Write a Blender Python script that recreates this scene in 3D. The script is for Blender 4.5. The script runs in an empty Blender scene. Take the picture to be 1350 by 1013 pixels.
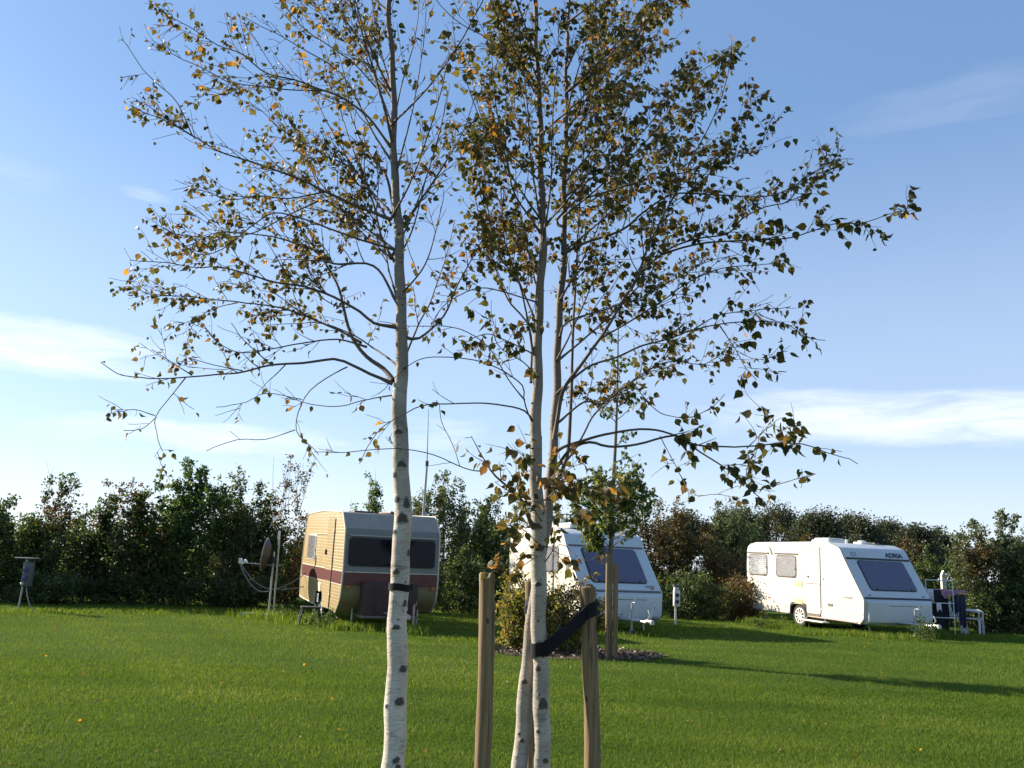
import bpy, bmesh, math, random
import numpy as np
from mathutils import Vector, Matrix

rng = np.random.default_rng(11)
random.seed(5)
S = bpy.context.scene
COL = S.collection
PI = math.pi

# ------------------------------------------------------------------ camera
F, W, H, CH = 1150., 1350., 1013., 1.52
PITCH = math.atan(235.5 / F)
ROLL = math.radians(2.2)
_r0 = np.array([1, 0, 0.]); _fw = np.array([0, math.cos(PITCH), math.sin(PITCH)])
_u0 = np.array([0, -math.sin(PITCH), math.cos(PITCH)])
_R = _r0 * math.cos(ROLL) + _u0 * math.sin(ROLL)
_U = _u0 * math.cos(ROLL) - _r0 * math.sin(ROLL)
_C = np.array([0, 0, CH])

def at(px, py, Y):
    """a point at depth Y on the sight line through a place in the photograph"""
    d = _fw + _R * (px - W / 2) / F - _U * (py - H / 2) / F
    return _C + d * (Y / d[1])

def ground(px, py, z=0.):
    d = _fw + _R * (px - W / 2) / F - _U * (py - H / 2) / F
    return _C + d * ((z - CH) / d[2])

cam = bpy.data.cameras.new('camera')
cam.sensor_width = 36.; cam.lens = 36. * F / W
cam.clip_start = 0.05; cam.clip_end = 3000
co = bpy.data.objects.new('camera', cam); COL.objects.link(co)
M = Matrix.Identity(4)
for i in range(3):
    M[i][0] = _R[i]; M[i][1] = _U[i]; M[i][2] = -_fw[i]; M[i][3] = _C[i]
co.matrix_world = M
S.camera = co

# ------------------------------------------------------------------ light
SUN_EL, SUN_AZ = math.radians(26), math.radians(-65)     # azimuth clockwise from +Y
sd = Vector((math.sin(SUN_AZ) * math.cos(SUN_EL), math.cos(SUN_AZ) * math.cos(SUN_EL), math.sin(SUN_EL)))
sl = bpy.data.lights.new('sun', 'SUN'); sl.energy = 5.0; sl.angle = math.radians(0.5); sl.color = (1., .90, .74)
so = bpy.data.objects.new('sun', sl); COL.objects.link(so)
so.rotation_euler = sd.to_track_quat('Z', 'Y').to_euler()
so.location = (-20, 10, 20)
S.view_settings.view_transform = 'Standard'; S.view_settings.look = 'None'
S.view_settings.exposure = 1.12; S.view_settings.gamma = 1.

# ------------------------------------------------------------------ node helper
class NT:
    def __init__(s, tree): s.t = tree
    def n(s, typ, **kw):
        nd = s.t.nodes.new(typ)
        for k, v in kw.items():
            if k.startswith('i_'):
                key = k[2:]
                key = int(key) if key.isdigit() else key.replace('_', ' ')
                s.set(nd.inputs[key], v)
            else: setattr(nd, k, v)
        return nd
    def set(s, sock, v):
        if isinstance(v, bpy.types.NodeSocket): s.t.links.new(v, sock)
        else: sock.default_value = v
    def math(s, op, a, b=0., c=None, clamp=False):
        nd = s.t.nodes.new('ShaderNodeMath'); nd.operation = op; nd.use_clamp = clamp
        s.set(nd.inputs[0], a); s.set(nd.inputs[1], b)
        if c is not None: s.set(nd.inputs[2], c)
        return nd.outputs[0]
    def mix(s, f, a, b, mode='MIX'):
        nd = s.t.nodes.new('ShaderNodeMix'); nd.data_type = 'RGBA'; nd.blend_type = mode
        s.set(nd.inputs[0], f); s.set(nd.inputs[6], a); s.set(nd.inputs[7], b)
        return nd.outputs[2]
    def ramp(s, f, stops, interp='LINEAR'):
        nd = s.t.nodes.new('ShaderNodeValToRGB'); r = nd.color_ramp; r.interpolation = interp
        while len(r.elements) < len(stops): r.elements.new(0.5)
        for e, (p, c) in zip(r.elements, stops):
            e.position = p; e.color = (c, c, c, 1) if isinstance(c, (int, float)) else tuple(c) + (1,)
        s.set(nd.inputs[0], f)
        return nd.outputs[0]
    def noise(s, vec, scale, detail=4., rough=.55, dist=0.):
        nd = s.n('ShaderNodeTexNoise', i_Scale=scale, i_Detail=detail, i_Roughness=rough, i_Distortion=dist)
        if vec is not None: s.set(nd.inputs['Vector'], vec)
        return nd.outputs['Fac']
    def vmul(s, v, k):
        nd = s.t.nodes.new('ShaderNodeVectorMath'); nd.operation = 'MULTIPLY'
        s.set(nd.inputs[0], v); nd.inputs[1].default_value = k
        return nd.outputs[0]

def C4(c): return tuple(c) + (1,) if len(c) == 3 else c

# ------------------------------------------------------------------ sky
world = bpy.data.worlds.new('World'); S.world = world; world.use_nodes = True
wt = world.node_tree; wt.nodes.clear(); n = NT(wt)
sky = n.n('ShaderNodeTexSky', sky_type='NISHITA', sun_disc=False, sun_elevation=SUN_EL, sun_rotation=SUN_AZ,
          altitude=0., air_density=1.0, dust_density=0.6, ozone_density=2.2)
tc = n.n('ShaderNodeTexCoord')
sep = n.n('ShaderNodeSeparateXYZ'); wt.links.new(tc.outputs['Generated'], sep.inputs[0])
el = n.math('MULTIPLY', n.math('ARCSINE', sep.outputs[2]), 180 / PI)
az = n.math('MULTIPLY', n.math('ARCTAN2', sep.outputs[0], sep.outputs[1]), 180 / PI)
cmb = n.n('ShaderNodeCombineXYZ'); n.set(cmb.inputs[0], n.math('MULTIPLY', az, .05)); n.set(cmb.inputs[1], n.math('MULTIPLY', el, .26))
nz = n.noise(cmb.outputs[0], 1.0, 7., .6, .4)
nzf = n.noise(cmb.outputs[0], 3.2, 6., .65, .6)
wob = n.math('MULTIPLY', n.math('SUBTRACT', nz, .5), 5.0)
elw = n.math('ADD', el, wob)
def blob(a, e, sa, se, k):
    """a cloud bank round azimuth a, elevation e"""
    x = n.math('DIVIDE', n.math('SUBTRACT', az, a), sa); y = n.math('DIVIDE', n.math('SUBTRACT', elw, e), se)
    r = n.math('ADD', n.math('POWER', n.math('ABSOLUTE', x), 2.5), n.math('POWER', n.math('ABSOLUTE', y), 2.5))
    return n.math('MULTIPLY', n.math('EXPONENT', n.math('MULTIPLY', r, -1.)), k)
tot = None
for b in [(27, 9.5, 15.5, 2.0, .88), (45, 9.8, 14, 2.2, .8), (14, 10.0, 6, 1.0, .3),
          (-31, 11.6, 10, 1.8, .95), (-33, 10.4, 5, .8, .5), (-20, 6.6, 12, 1.3, .8), (-5, 8.0, 5, 1.6, .5),
          (-28, 7.4, 7, .7, .3), (-24.4, 21.3, 1.9, .6, .32), (28, 27, 8, 1.2, .12), (31, 19, 6, 1.2, .16), (-33, 20, 7, 2.4, .22),
          (-27, 15.5, 9, 1.2, .2), (70, 14, 25, 3, .6), (-75, 12, 25, 4, .6)]:
    v = blob(*b)
    tot = v if tot is None else n.math('MAXIMUM', tot, v)
brk = n.ramp(nzf, [(.28, .5), (.62, 1.)])
cl = n.math('MULTIPLY', tot, brk)
thin = n.math('MULTIPLY', n.ramp(nz, [(.5, 0.), (.85, .12)]), n.ramp(n.math('DIVIDE', el, 40.), [(0., 1.), (1., .25)]))
veil = n.math('MULTIPLY', n.ramp(n.math('DIVIDE', n.math('ABSOLUTE', el), 30.), [(0., 1.), (.32, .44), (1., .04)], 'EASE'), .6)
cl = n.math('MAXIMUM', n.math('MAXIMUM', cl, thin), veil, clamp=True)
tint = n.mix(.38, n.mix(1., sky.outputs[0], (.82, 1.0, 1.14, 1), 'MULTIPLY'), (1.95, 3.45, 6.3, 1))
skyc = n.mix(cl, tint, (7.6, 8.0, 8.7, 1))
bg = n.n('ShaderNodeBackground', i_Strength=.07); n.set(bg.inputs[0], skyc)
out = n.n('ShaderNodeOutputWorld'); wt.links.new(bg.outputs[0], out.inputs[0])

# ------------------------------------------------------------------ materials
def mat(name):
    m = bpy.data.materials.new(name); m.use_nodes = True; m.node_tree.nodes.clear()
    n = NT(m.node_tree)
    o = n.n('ShaderNodeOutputMaterial')
    return m, n, o

def plain(name, col, rough=.5, metal=0., var=.08, scale=6., bump=0., spec=.5, dirt=0.):
    m, n, o = mat(name)
    tc = n.n('ShaderNodeTexCoord').outputs['Object']
    nz = n.noise(tc, scale, 5.)
    c = n.mix(n.ramp(nz, [(.3, 0.), (.7, 1.)]), C4([max(0, k * (1 - var)) for k in col]), C4([min(1, k * (1 + var)) for k in col]))
    if dirt:
        d = n.noise(n.vmul(tc, (3., 3., .6)), 5., 6., .7)
        c = n.mix(n.math('MULTIPLY', n.ramp(d, [(.45, 0.), (.8, 1.)]), dirt), c, (.16, .15, .10, 1))
    p = n.n('ShaderNodeBsdfPrincipled', i_Roughness=rough, i_Metallic=metal); n.set(p.inputs['Base Color'], c)
    p.inputs['Specular IOR Level'].default_value = spec
    if bump:
        b = n.n('ShaderNodeBump', i_Strength=bump, i_Distance=.01); n.set(b.inputs['Height'], n.noise(tc, scale * 8, 4.))
        n.set(p.inputs['Normal'], b.outputs[0])
    n.t.links.new(p.outputs[0], o.inputs[0])
    return m

def leafmat(name, stops, trans=.35, tk=1.9, rough=.5, spec=.35):
    m, n, o = mat(name)
    a = n.n('ShaderNodeAttribute', attribute_name='tint')
    c = n.ramp(a.outputs['Fac'], stops)
    p = n.n('ShaderNodeBsdfPrincipled', i_Roughness=rough); n.set(p.inputs['Base Color'], c)
    p.inputs['Specular IOR Level'].default_value = spec
    t = n.n('ShaderNodeBsdfTranslucent'); n.set(t.inputs[0], n.mix(1., c, (tk, tk * .95, tk * .55, 1), 'MULTIPLY'))
    x = n.n('ShaderNodeMixShader'); x.inputs[0].default_value = trans
    n.t.links.new(p.outputs[0], x.inputs[1]); n.t.links.new(t.outputs[0], x.inputs[2]); n.t.links.new(x.outputs[0], o.inputs[0])
    return m

def bark_birch():
    m, n, o = mat('birch_bark')
    tc = n.n('ShaderNodeTexCoord').outputs['Object']
    r = n.n('ShaderNodeAttribute', attribute_name='rad').outputs['Fac']
    base = n.mix(n.ramp(n.noise(tc, 5., 5.), [(.35, 0.), (.7, 1.)]), (.66, .59, .50, 1), (.42, .36, .29, 1))
    base = n.mix(n.ramp(n.noise(n.vmul(tc, (1, 1, .35)), 14., 4.), [(.55, 0.), (.75, .55)]), base, (.36, .28, .2, 1))
    lent = n.ramp(n.noise(n.vmul(tc, (22., 22., 110.)), 1., 4., .65), [(.57, 0.), (.68, 1.)])
    base = n.mix(n.math('MULTIPLY', lent, .8), base, (.12, .09, .07, 1))
    dark = n.ramp(n.noise(n.vmul(tc, (1, 1, 1.6)), 7., 6., .7, .8), [(.6, 0.), (.66, 1.)])
    base = n.mix(n.math('MULTIPLY', dark, .7), base, (.10, .085, .07, 1))
    grey = n.ramp(n.noise(n.vmul(tc, (1, 1, .8)), 3.1, 4., .6), [(.52, 0.), (.62, .55)])
    base = n.mix(grey, base, (.3, .29, .24, 1))
    fine = n.ramp(n.noise(n.vmul(tc, (30., 30., 160.)), 1., 5., .7), [(.45, 0.), (.7, .5)])
    base = n.mix(fine, base, (.25, .2, .15, 1))
    young = n.mix(n.noise(tc, 20., 3.), (.06, .04, .03, 1), (.15, .105, .075, 1))
    f = n.ramp(r, [(.012, 0.), (.028, .38), (.044, 1.)])
    c = n.mix(f, young, base)
    sc = n.n('ShaderNodeAttribute', attribute_name='scar').outputs['Fac']
    kn = n.noise(n.vmul(tc, (1, 1, 1.8)), 60., 5., .65)
    knot = n.ramp(n.math('ADD', sc, n.math('MULTIPLY', n.math('SUBTRACT', kn, .5), 1.0)), [(.36, 0.), (.62, 1.)])
    c = n.mix(knot, c, n.mix(n.noise(tc, 150., 3.), (.022, .018, .015, 1), (.12, .095, .075, 1)))
    p = n.n('ShaderNodeBsdfPrincipled', i_Roughness=.75); n.set(p.inputs['Base Color'], c)
    b = n.n('ShaderNodeBump', i_Strength=.6, i_Distance=.004)
    n.set(b.inputs['Height'], n.math('ADD', n.noise(n.vmul(tc, (22., 22., 110.)), 1., 4.), n.math('ADD', n.noise(tc, 40., 4.), knot)))
    n.set(p.inputs['Normal'], b.outputs[0]); n.t.links.new(p.outputs[0], o.inputs[0])
    return m

def wood(name, c1, c2, stretch=(22, 22, 1.2)):
    m, n, o = mat(name)
    tc = n.n('ShaderNodeTexCoord').outputs['Object']
    g = n.noise(n.vmul(tc, stretch), 2.2, 6., .65, .5)
    c = n.mix(n.ramp(g, [(.3, 0.), (.72, 1.)]), C4(c1), C4(c2))
    c = n.mix(n.ramp(n.noise(n.vmul(tc, (1, 1, .25)), 10., 4.), [(.55, 0.), (.75, .6)]), c, C4([k * .45 for k in c1]))
    c = n.mix(n.ramp(n.noise(n.vmul(tc, (60, 60, 1.)), 1.3, 3.), [(.57, 0.), (.63, .85)]), c, (.035, .024, .014, 1))
    c = n.mix(n.ramp(n.noise(n.vmul(tc, (1, 1, .55)), 23., 2., .4), [(.70, 0.), (.74, .9)]), c, (.055, .035, .02, 1))
    c = n.mix(n.ramp(n.noise(tc, 5., 4.), [(.5, 0.), (.7, .25)]), c, (.19, .16, .10, 1))
    p = n.n('ShaderNodeBsdfPrincipled', i_Roughness=.8); n.set(p.inputs['Base Color'], c)
    b = n.n('ShaderNodeBump', i_Strength=.5, i_Distance=.006); n.set(b.inputs['Height'], g)
    n.set(p.inputs['Normal'], b.outputs[0]); n.t.links.new(p.outputs[0], o.inputs[0])
    return m

def siding(name, col, pitch=.105):
    """painted sheet with pressed horizontal ribs"""
    m, n, o = mat(name)
    tc = n.n('ShaderNodeTexCoord').outputs['Object']
    s = n.n('ShaderNodeSeparateXYZ'); n.set(s.inputs[0], tc)
    w = n.math('FRACT', n.math('DIVIDE', s.outputs[2], pitch))
    groove = n.ramp(w, [(0., 0.), (.08, 1.), (.9, .8), (1., 0.)])
    c = n.mix(n.noise(n.vmul(tc, (1, 1, 3)), 3., 5.), C4(col), C4([k * .85 for k in col]))
    stain = n.ramp(n.noise(n.vmul(tc, (5, 5, .5)), 3., 6., .7), [(.55, 0.), (.8, .5)])
    c = n.mix(stain, c, C4([k * .55 for k in col]))
    p = n.n('ShaderNodeBsdfPrincipled', i_Roughness=.45); n.set(p.inputs['Base Color'], c)
    b = n.n('ShaderNodeBump', i_Strength=.55, i_Distance=.008); n.set(b.inputs['Height'], groove)
    n.set(p.inputs['Normal'], b.outputs[0]); n.t.links.new(p.outputs[0], o.inputs[0])
    return m

def glass(name, tint, thru=.75, rough=.03, ior=1.45):
    m, n, o = mat(name)
    t = n.n('ShaderNodeBsdfTransparent'); t.inputs[0].default_value = C4(tint)
    g = n.n('ShaderNodeBsdfGlossy', i_Roughness=rough); g.inputs[0].default_value = (.9, .9, .95, 1)
    d = n.n('ShaderNodeBsdfDiffuse'); d.inputs[0].default_value = C4([k * .35 for k in tint])
    x0 = n.n('ShaderNodeMixShader'); x0.inputs[0].default_value = thru
    n.t.links.new(d.outputs[0], x0.inputs[1]); n.t.links.new(t.outputs[0], x0.inputs[2])
    fr = n.n('ShaderNodeFresnel', i_IOR=ior)
    x = n.n('ShaderNodeMixShader'); n.set(x.inputs[0], n.math('MINIMUM', fr.outputs[0], .6))
    n.t.links.new(x0.outputs[0], x.inputs[1]); n.t.links.new(g.outputs[0], x.inputs[2]); n.t.links.new(x.outputs[0], o.inputs[0])
    return m

def lawn_mat():
    m, n, o = mat('lawn_soil')
    tc = n.n('ShaderNodeTexCoord').outputs['Object']
    c = n.mix(n.ramp(n.noise(tc, .5, 6., .6), [(.3, 0.), (.7, 1.)]), (.035, .075, .010, 1), (.055, .10, .014, 1))
    c = n.mix(n.ramp(n.noise(n.vmul(tc, (1, .3, 1)), 40., 4., .7), [(.3, 0.), (.75, 1.)]), c, (.075, .11, .018, 1))
    p = n.n('ShaderNodeBsdfPrincipled', i_Roughness=1.); n.set(p.inputs['Base Color'], c); p.inputs['Specular IOR Level'].default_value = .05
    b = n.n('ShaderNodeBump', i_Strength=1., i_Distance=.03); n.set(b.inputs['Height'], n.noise(tc, 55., 5., .7))
    n.set(p.inputs['Normal'], b.outputs[0]); n.t.links.new(p.outputs[0], o.inputs[0])
    return m

def bed_mat():
    m, n, o = mat('bark_mulch')
    tc = n.n('ShaderNodeTexCoord').outputs['Object']
    c = n.mix(n.noise(tc, 30., 6., .7), (.045, .03, .02, 1), (.14, .095, .06, 1))
    p = n.n('ShaderNodeBsdfPrincipled', i_Roughness=.95); n.set(p.inputs['Base Color'], c)
    b = n.n('ShaderNodeBump', i_Strength=1., i_Distance=.04); n.set(b.inputs['Height'], n.noise(tc, 28., 5.))
    n.set(p.inputs['Normal'], b.outputs[0]); n.t.links.new(p.outputs[0], o.inputs[0])
    return m

G = (.05, .07, .018)
MT = dict(
    bark=bark_birch(),
    stake=wood('weathered_stake', (.31, .20, .092), (.115, .07, .034)),
    twig=plain('shrub_bark', (.085, .065, .048), .85, bump=.3),
    leaf_birch=leafmat('birch_leaf', [(0., (.032, .038, .014)), (.35, (.066, .064, .02)), (.6, (.105, .088, .027)), (.76, (.135, .08, .03)),
                                      (.88, (.19, .09, .03)), (.95, (.29, .135, .03)), (1., (.46, .23, .035))], .42, 1.9, .55, .25),
    leaf_dark=leafmat('hedge_leaf_dark', [(0., (.026, .046, .017)), (.5, (.055, .085, .024)), (.9, (.10, .125, .038)), (1., (.17, .15, .05))], .4),
    leaf_red=leafmat('hedge_leaf_red', [(0., (.02, .03, .012)), (.4, (.045, .045, .015)), (.75, (.10, .045, .025)), (1., (.22, .06, .035))], .3),
    leaf_bright=leafmat('hedge_leaf_bright', [(0., (.032, .062, .015)), (.5, (.06, .105, .024)), (1., (.13, .17, .045))], .42),
    leaf_pale=leafmat('hedge_leaf_pale', [(0., (.05, .07, .03)), (.5, (.095, .12, .05)), (1., (.2, .21, .10))], .35, 1.5),
    leaf_brown=leafmat('hedge_leaf_brown', [(0., (.04, .036, .016)), (.5, (.09, .064, .025)), (.85, (.17, .095, .035)), (1., (.36, .16, .04))], .36),
    leaf_yellow=leafmat('shrub_leaf_yellow', [(0., (.07, .08, .018)), (.5, (.17, .165, .035)), (.8, (.27, .20, .05)), (1., (.36, .18, .06))], .42),
    leaf_far=leafmat('far_leaf', [(0., (.035, .045, .025)), (.6, (.06, .068, .033)), (1., (.095, .10, .045))], .25),
    leaf_maple=leafmat('young_tree_leaf', [(0., (.035, .06, .014)), (.6, (.085, .115, .024)), (.9, (.18, .19, .04)), (1., (.38, .24, .05))], .45),
    grass=leafmat('grass_blade', [(0., (.042, .082, .010)), (.5, (.094, .155, .020)), (.85, (.165, .205, .035)), (1., (.30, .28, .11))], .38, 1.7, .7, .12),
    soil=lawn_mat(), bed=bed_mat(),
    chip=leafmat('bark_chip', [(0., (.045, .03, .02)), (.6, (.12, .082, .054)), (1., (.28, .21, .15))], 0.),
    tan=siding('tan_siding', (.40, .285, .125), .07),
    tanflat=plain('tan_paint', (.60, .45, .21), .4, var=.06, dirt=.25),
    olive=plain('tan_paint_shaded', (.22, .17, .08), .5, var=.1, dirt=.4),  # the caravan's tan darkened, front shade put into the colour
    roofgrey=plain('roof_paint', (.30, .265, .22), .5, dirt=.3), greyshade=plain('grey_front_shaded', (.17, .165, .155), .45, var=.05, dirt=.15),  # front grey holds painted shade, so it is darker than the roof slant
    cream=plain('cream_trim', (.60, .53, .40), .5),
    maroon=plain('maroon_paint', (.115, .028, .025), .42, var=.15),
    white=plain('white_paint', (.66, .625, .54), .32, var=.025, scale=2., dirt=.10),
    whiteshade=plain('white_gelcoat_shaded', (.50, .53, .55), .3, var=.03, scale=2., dirt=.12),  # body white darkened and cooled to carry the shade of the fronts
    offwhite=plain('off_white_plastic', (.72, .69, .62), .45),
    yellowed=plain('yellowed_plastic', (.68, .55, .30), .5),
    black=plain('black_rubber', (.018, .018, .02), .55, var=.3),
    seal=plain('dark_seal', (.035, .03, .028), .5),
    brownseal=plain('grey_brown_frame', (.14, .115, .10), .5),
    dark=plain('dark_underside', (.03, .03, .03), .8),
    steel=plain('galvanised_steel', (.45, .45, .44), .45, .7, var=.12, scale=14),
    alu=plain('dull_aluminium', (.34, .34, .33), .45, .4),
    dishgrey=plain('dish_grey', (.03, .03, .03), .5),
    blind=None,
    curtain=plain('pale_curtain', (.80, .76, .73), .9, var=.1, scale=3, spec=.1),
    curtain_blue=plain('violet_curtain', (.24, .23, .28), .9, var=.25, scale=2.2, spec=.1),
    curtain_navy=plain('navy_curtain', (.055, .048, .085), .9, var=.3, scale=2.2, spec=.1),
    glass=glass('window_glass', (.99, .99, .99), .985, .03, 1.3),
    smokedark=glass('dark_tinted_glass', (.35, .34, .48), .96, .06, 1.22), smoke=glass('tinted_glass', (.64, .62, .70), .8, .06, 1.35),
    lockbrown=plain('brown_locker', (.05, .024, .02), .7, var=.25),
    text=plain('navy_lettering', (.02, .028, .06), .4),
    paletext=plain('grey_lettering', (.26, .25, .23), .5),
    amber=plain('amber_lens', (.4, .12, .03), .3), red=plain('red_lens', (.35, .03, .02), .3),
    plastic=plain('white_plastic', (.62, .62, .62), .4, dirt=.15),
    concrete=plain('concrete', (.42, .38, .32), .9, bump=.4, scale=10),
    tie=plain('rubber_tree_tie', (.010, .009, .012), .75, var=.3, spec=.2),
    clothw=plain('white_cloth', (.68, .67, .70), .9, scale=20), clothp=plain('mauve_cloth', (.34, .16, .24), .9, scale=20, var=.35),
    clothd=plain('black_cloth', (.014, .013, .018), .95, scale=20), clothn=plain('navy_cloth', (.025, .03, .065), .9, scale=20),
    cable=plain('grey_cable', (.17, .165, .16), .6),
    blue=plain('blue_socket', (.03, .05, .14), .4), postgrey=plain('post_grey', (.075, .08, .085), .5),  # socket and box colours darkened to stand for the hedge's shade
    pink=plain('faded_pink_plastic', (.50, .33, .28), .5),
    greybark=plain('young_bark', (.16, .125, .09), .85, bump=.4, scale=14),
)
def blind_mat():
    m, n, o = mat('venetian_blind')
    tc = n.n('ShaderNodeTexCoord').outputs['Object']
    s = n.n('ShaderNodeSeparateXYZ'); n.set(s.inputs[0], tc)
    w = n.math('FRACT', n.math('DIVIDE', s.outputs[2], .062))
    c = n.mix(n.ramp(w, [(0., 0.), (.18, 1.), (.85, 1.), (1., 0.)]), (.30, .28, .26, 1), (.85, .83, .80, 1))
    p = n.n('ShaderNodeBsdfPrincipled', i_Roughness=.5); n.set(p.inputs['Base Color'], c)
    n.t.links.new(p.outputs[0], o.inputs[0])
    return m
MT['blind'] = blind_mat()

# ------------------------------------------------------------------ object helpers
def tag(o, label=None, cat=None, group=None, kind=None):
    if label: o['label'] = label
    if cat: o['category'] = cat
    if group: o['group'] = group
    if kind: o['kind'] = kind
    return o

def empty(name, loc=(0, 0, 0), rot=(0, 0, 0), label=None, cat=None, group=None):
    o = bpy.data.objects.new(name, None); COL.objects.link(o)
    o.location = loc; o.rotation_euler = rot; o.empty_display_size = .2
    return tag(o, label, cat, group)

def link(name, me, parent=None):
    o = bpy.data.objects.new(name, me); COL.objects.link(o)
    if parent is not None: o.parent = parent
    return o

def np_mesh(name, V, Fs, m, parent=None, attrs=None, smooth=False, mi=None):
    """V (N,3); Fs list of (k,n) index arrays; attrs {name: per-vertex floats}"""
    me = bpy.data.meshes.new(name)
    V = np.asarray(V, np.float32)
    me.vertices.add(len(V)); me.vertices.foreach_set('co', V.ravel())
    Fs = [np.asarray(f, np.int32) for f in Fs if len(f)]
    tot = sum(f.size for f in Fs); me.loops.add(tot)
    me.loops.foreach_set('vertex_index', np.concatenate([f.ravel() for f in Fs]))
    cnt = np.concatenate([np.full(len(f), f.shape[1], np.int32) for f in Fs])
    st = np.concatenate([[0], np.cumsum(cnt)[:-1]]).astype(np.int32)
    me.polygons.add(len(cnt)); me.polygons.foreach_set('loop_start', st)
    if smooth: me.polygons.foreach_set('use_smooth', np.ones(len(cnt), bool))
    me.update(calc_edges=True)
    for k, a in (attrs or {}).items():
        at_ = me.attributes.new(k, 'FLOAT', 'POINT'); at_.data.foreach_set('value', np.asarray(a, np.float32))
    me.materials.append(m)
    return link(name, me, parent)

class MB:
    """a small mesh under construction"""
    def __init__(s): s.v = []; s.f = []; s.m = []; s.mats = []; s.pieces = []
    def mi(s, m):
        if m not in s.mats: s.mats.append(m)
        return s.mats.index(m)
    def add(s, v, f, m):
        k = len(s.v); i = s.mi(m)
        s.v += [tuple(p) for p in v]; s.f += [tuple(k + q for q in p) for p in f]; s.m += [i] * len(f); s.pieces.append((k, len(s.v), len(s.f) - len(f), len(s.f)))
        return s
    def box(s, c, d, m, bev=0., rot=None):
        bm = bmesh.new(); bmesh.ops.create_cube(bm, size=1.)
        for v in bm.verts: v.co = Vector((v.co.x * d[0], v.co.y * d[1], v.co.z * d[2]))
        if bev: bmesh.ops.bevel(bm, geom=list(bm.edges), offset=bev, segments=2, affect='EDGES', profile=.5)
        if rot is not None: bm.transform(rot.to_4x4())
        bm.verts.index_update()
        s.add([v.co + Vector(c) for v in bm.verts], [[v.index for v in f.verts] for f in bm.faces], m); bm.free()
        return s
    def tube(s, P, R, m, k=8, cap=True):
        P = [Vector(p) for p in P]; R = R if hasattr(R, '__len__') else [R] * len(P)
        vs = []; fs = []
        ax = (P[-1] - P[0]); ref = Vector((0, 0, 1)) if abs(ax.normalized().z) < .8 else Vector((1, 0, 0))
        for i, p in enumerate(P):
            t = (P[min(i + 1, len(P) - 1)] - P[max(i - 1, 0)]).normalized()
            a = t.cross(ref); a = a.normalized() if a.length > 1e-4 else t.orthogonal().normalized()
            b = t.cross(a)
            for j in range(k):
                q = 2 * PI * j / k; vs.append(p + (a * math.cos(q) + b * math.sin(q)) * R[i])
        for i in range(len(P) - 1):
            for j in range(k):
                fs.append((i * k + j, i * k + (j + 1) % k, (i + 1) * k + (j + 1) % k, (i + 1) * k + j))
        if cap: fs += [tuple(range(k))[::-1], tuple((len(P) - 1) * k + j for j in range(k))]
        return s.add(vs, fs, m)
    def lathe(s, O, A, prof, m, k=20):
        """prof: (distance along A, radius)"""
        O = Vector(O); A = Vector(A).normalized(); a = A.orthogonal().normalized(); b = A.cross(a)
        vs = []; fs = []
        for (h, r) in prof:
            for j in range(k):
                q = 2 * PI * j / k; vs.append(O + A * h + (a * math.cos(q) + b * math.sin(q)) * max(r, 1e-4))
        for i in range(len(prof) - 1):
            for j in range(k): fs.append((i * k + j, i * k + (j + 1) % k, (i + 1) * k + (j + 1) % k, (i + 1) * k + j))
        fs += [tuple(range(k))[::-1], tuple((len(prof) - 1) * k + j for j in range(k))]
        return s.add(vs, fs, m)
    def plate(s, O, U, V, w, h, r, e0, e1, m, seg=5, out=None):
        """a rounded rectangle w x h centred on O in the plane U,V, from e0 to e1 along U x V"""
        O = Vector(O); U = Vector(U).normalized(); V = Vector(V).normalized(); N = U.cross(V)
        pts = []
        r = min(r, w / 2 - 1e-4, h / 2 - 1e-4)
        for cx, cy, a0 in ((w / 2 - r, h / 2 - r, 0), (-w / 2 + r, h / 2 - r, 90), (-w / 2 + r, -h / 2 + r, 180), (w / 2 - r, -h / 2 + r, 270)):
            for i in range(seg + 1):
                q = math.radians(a0 + 90 * i / seg); pts.append((cx + r * math.cos(q), cy + r * math.sin(q)))
        if out: pts = [out(*p) for p in pts]
        k = len(pts); c = min(.004, (e1 - e0) * .4)
        def ring(e, ins):
            return [O + U * (x - ins * (1 if x > 0 else -1)) + V * (y - ins * (1 if y > 0 else -1)) + N * e for x, y in pts]
        vs = ring(e0, 0) + ring(e1 - c, 0) + ring(e1, c)
        fs = [(i * k + j, i * k + (j + 1) % k, (i + 1) * k + (j + 1) % k, (i + 1) * k + j) for i in range(2) for j in range(k)]
        fs += [tuple(range(k))[::-1], tuple(2 * k + j for j in range(k))]
        return s.add(vs, fs, m)
    def prism(s, pts, axis, lo, hi, m):
        """polygon pts extruded along an axis (0,1,2); pts give the other two coordinates in order"""
        def p3(p, t):
            q = list(p); q.insert(axis, t); return tuple(q)
        k = len(pts)
        vs = [p3(p, lo) for p in pts] + [p3(p, hi) for p in pts]
        fs = [(j, (j + 1) % k, k + (j + 1) % k, k + j) for j in range(k)] + [tuple(range(k))[::-1], tuple(k + j for j in range(k))]
        return s.add(vs, fs, m)
    def split(s, name, parent, smooth=35.):
        """each piece added becomes an object of its own"""
        for (v0, v1, f0, f1) in s.pieces:
            q = MB(); q.v = s.v[v0:v1]; q.f = [tuple(i - v0 for i in f) for f in s.f[f0:f1]]; q.m = [0] * (f1 - f0); q.mats = [s.mats[s.m[f0]]]
            o = q.build(name, parent, smooth)
        return o
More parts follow.
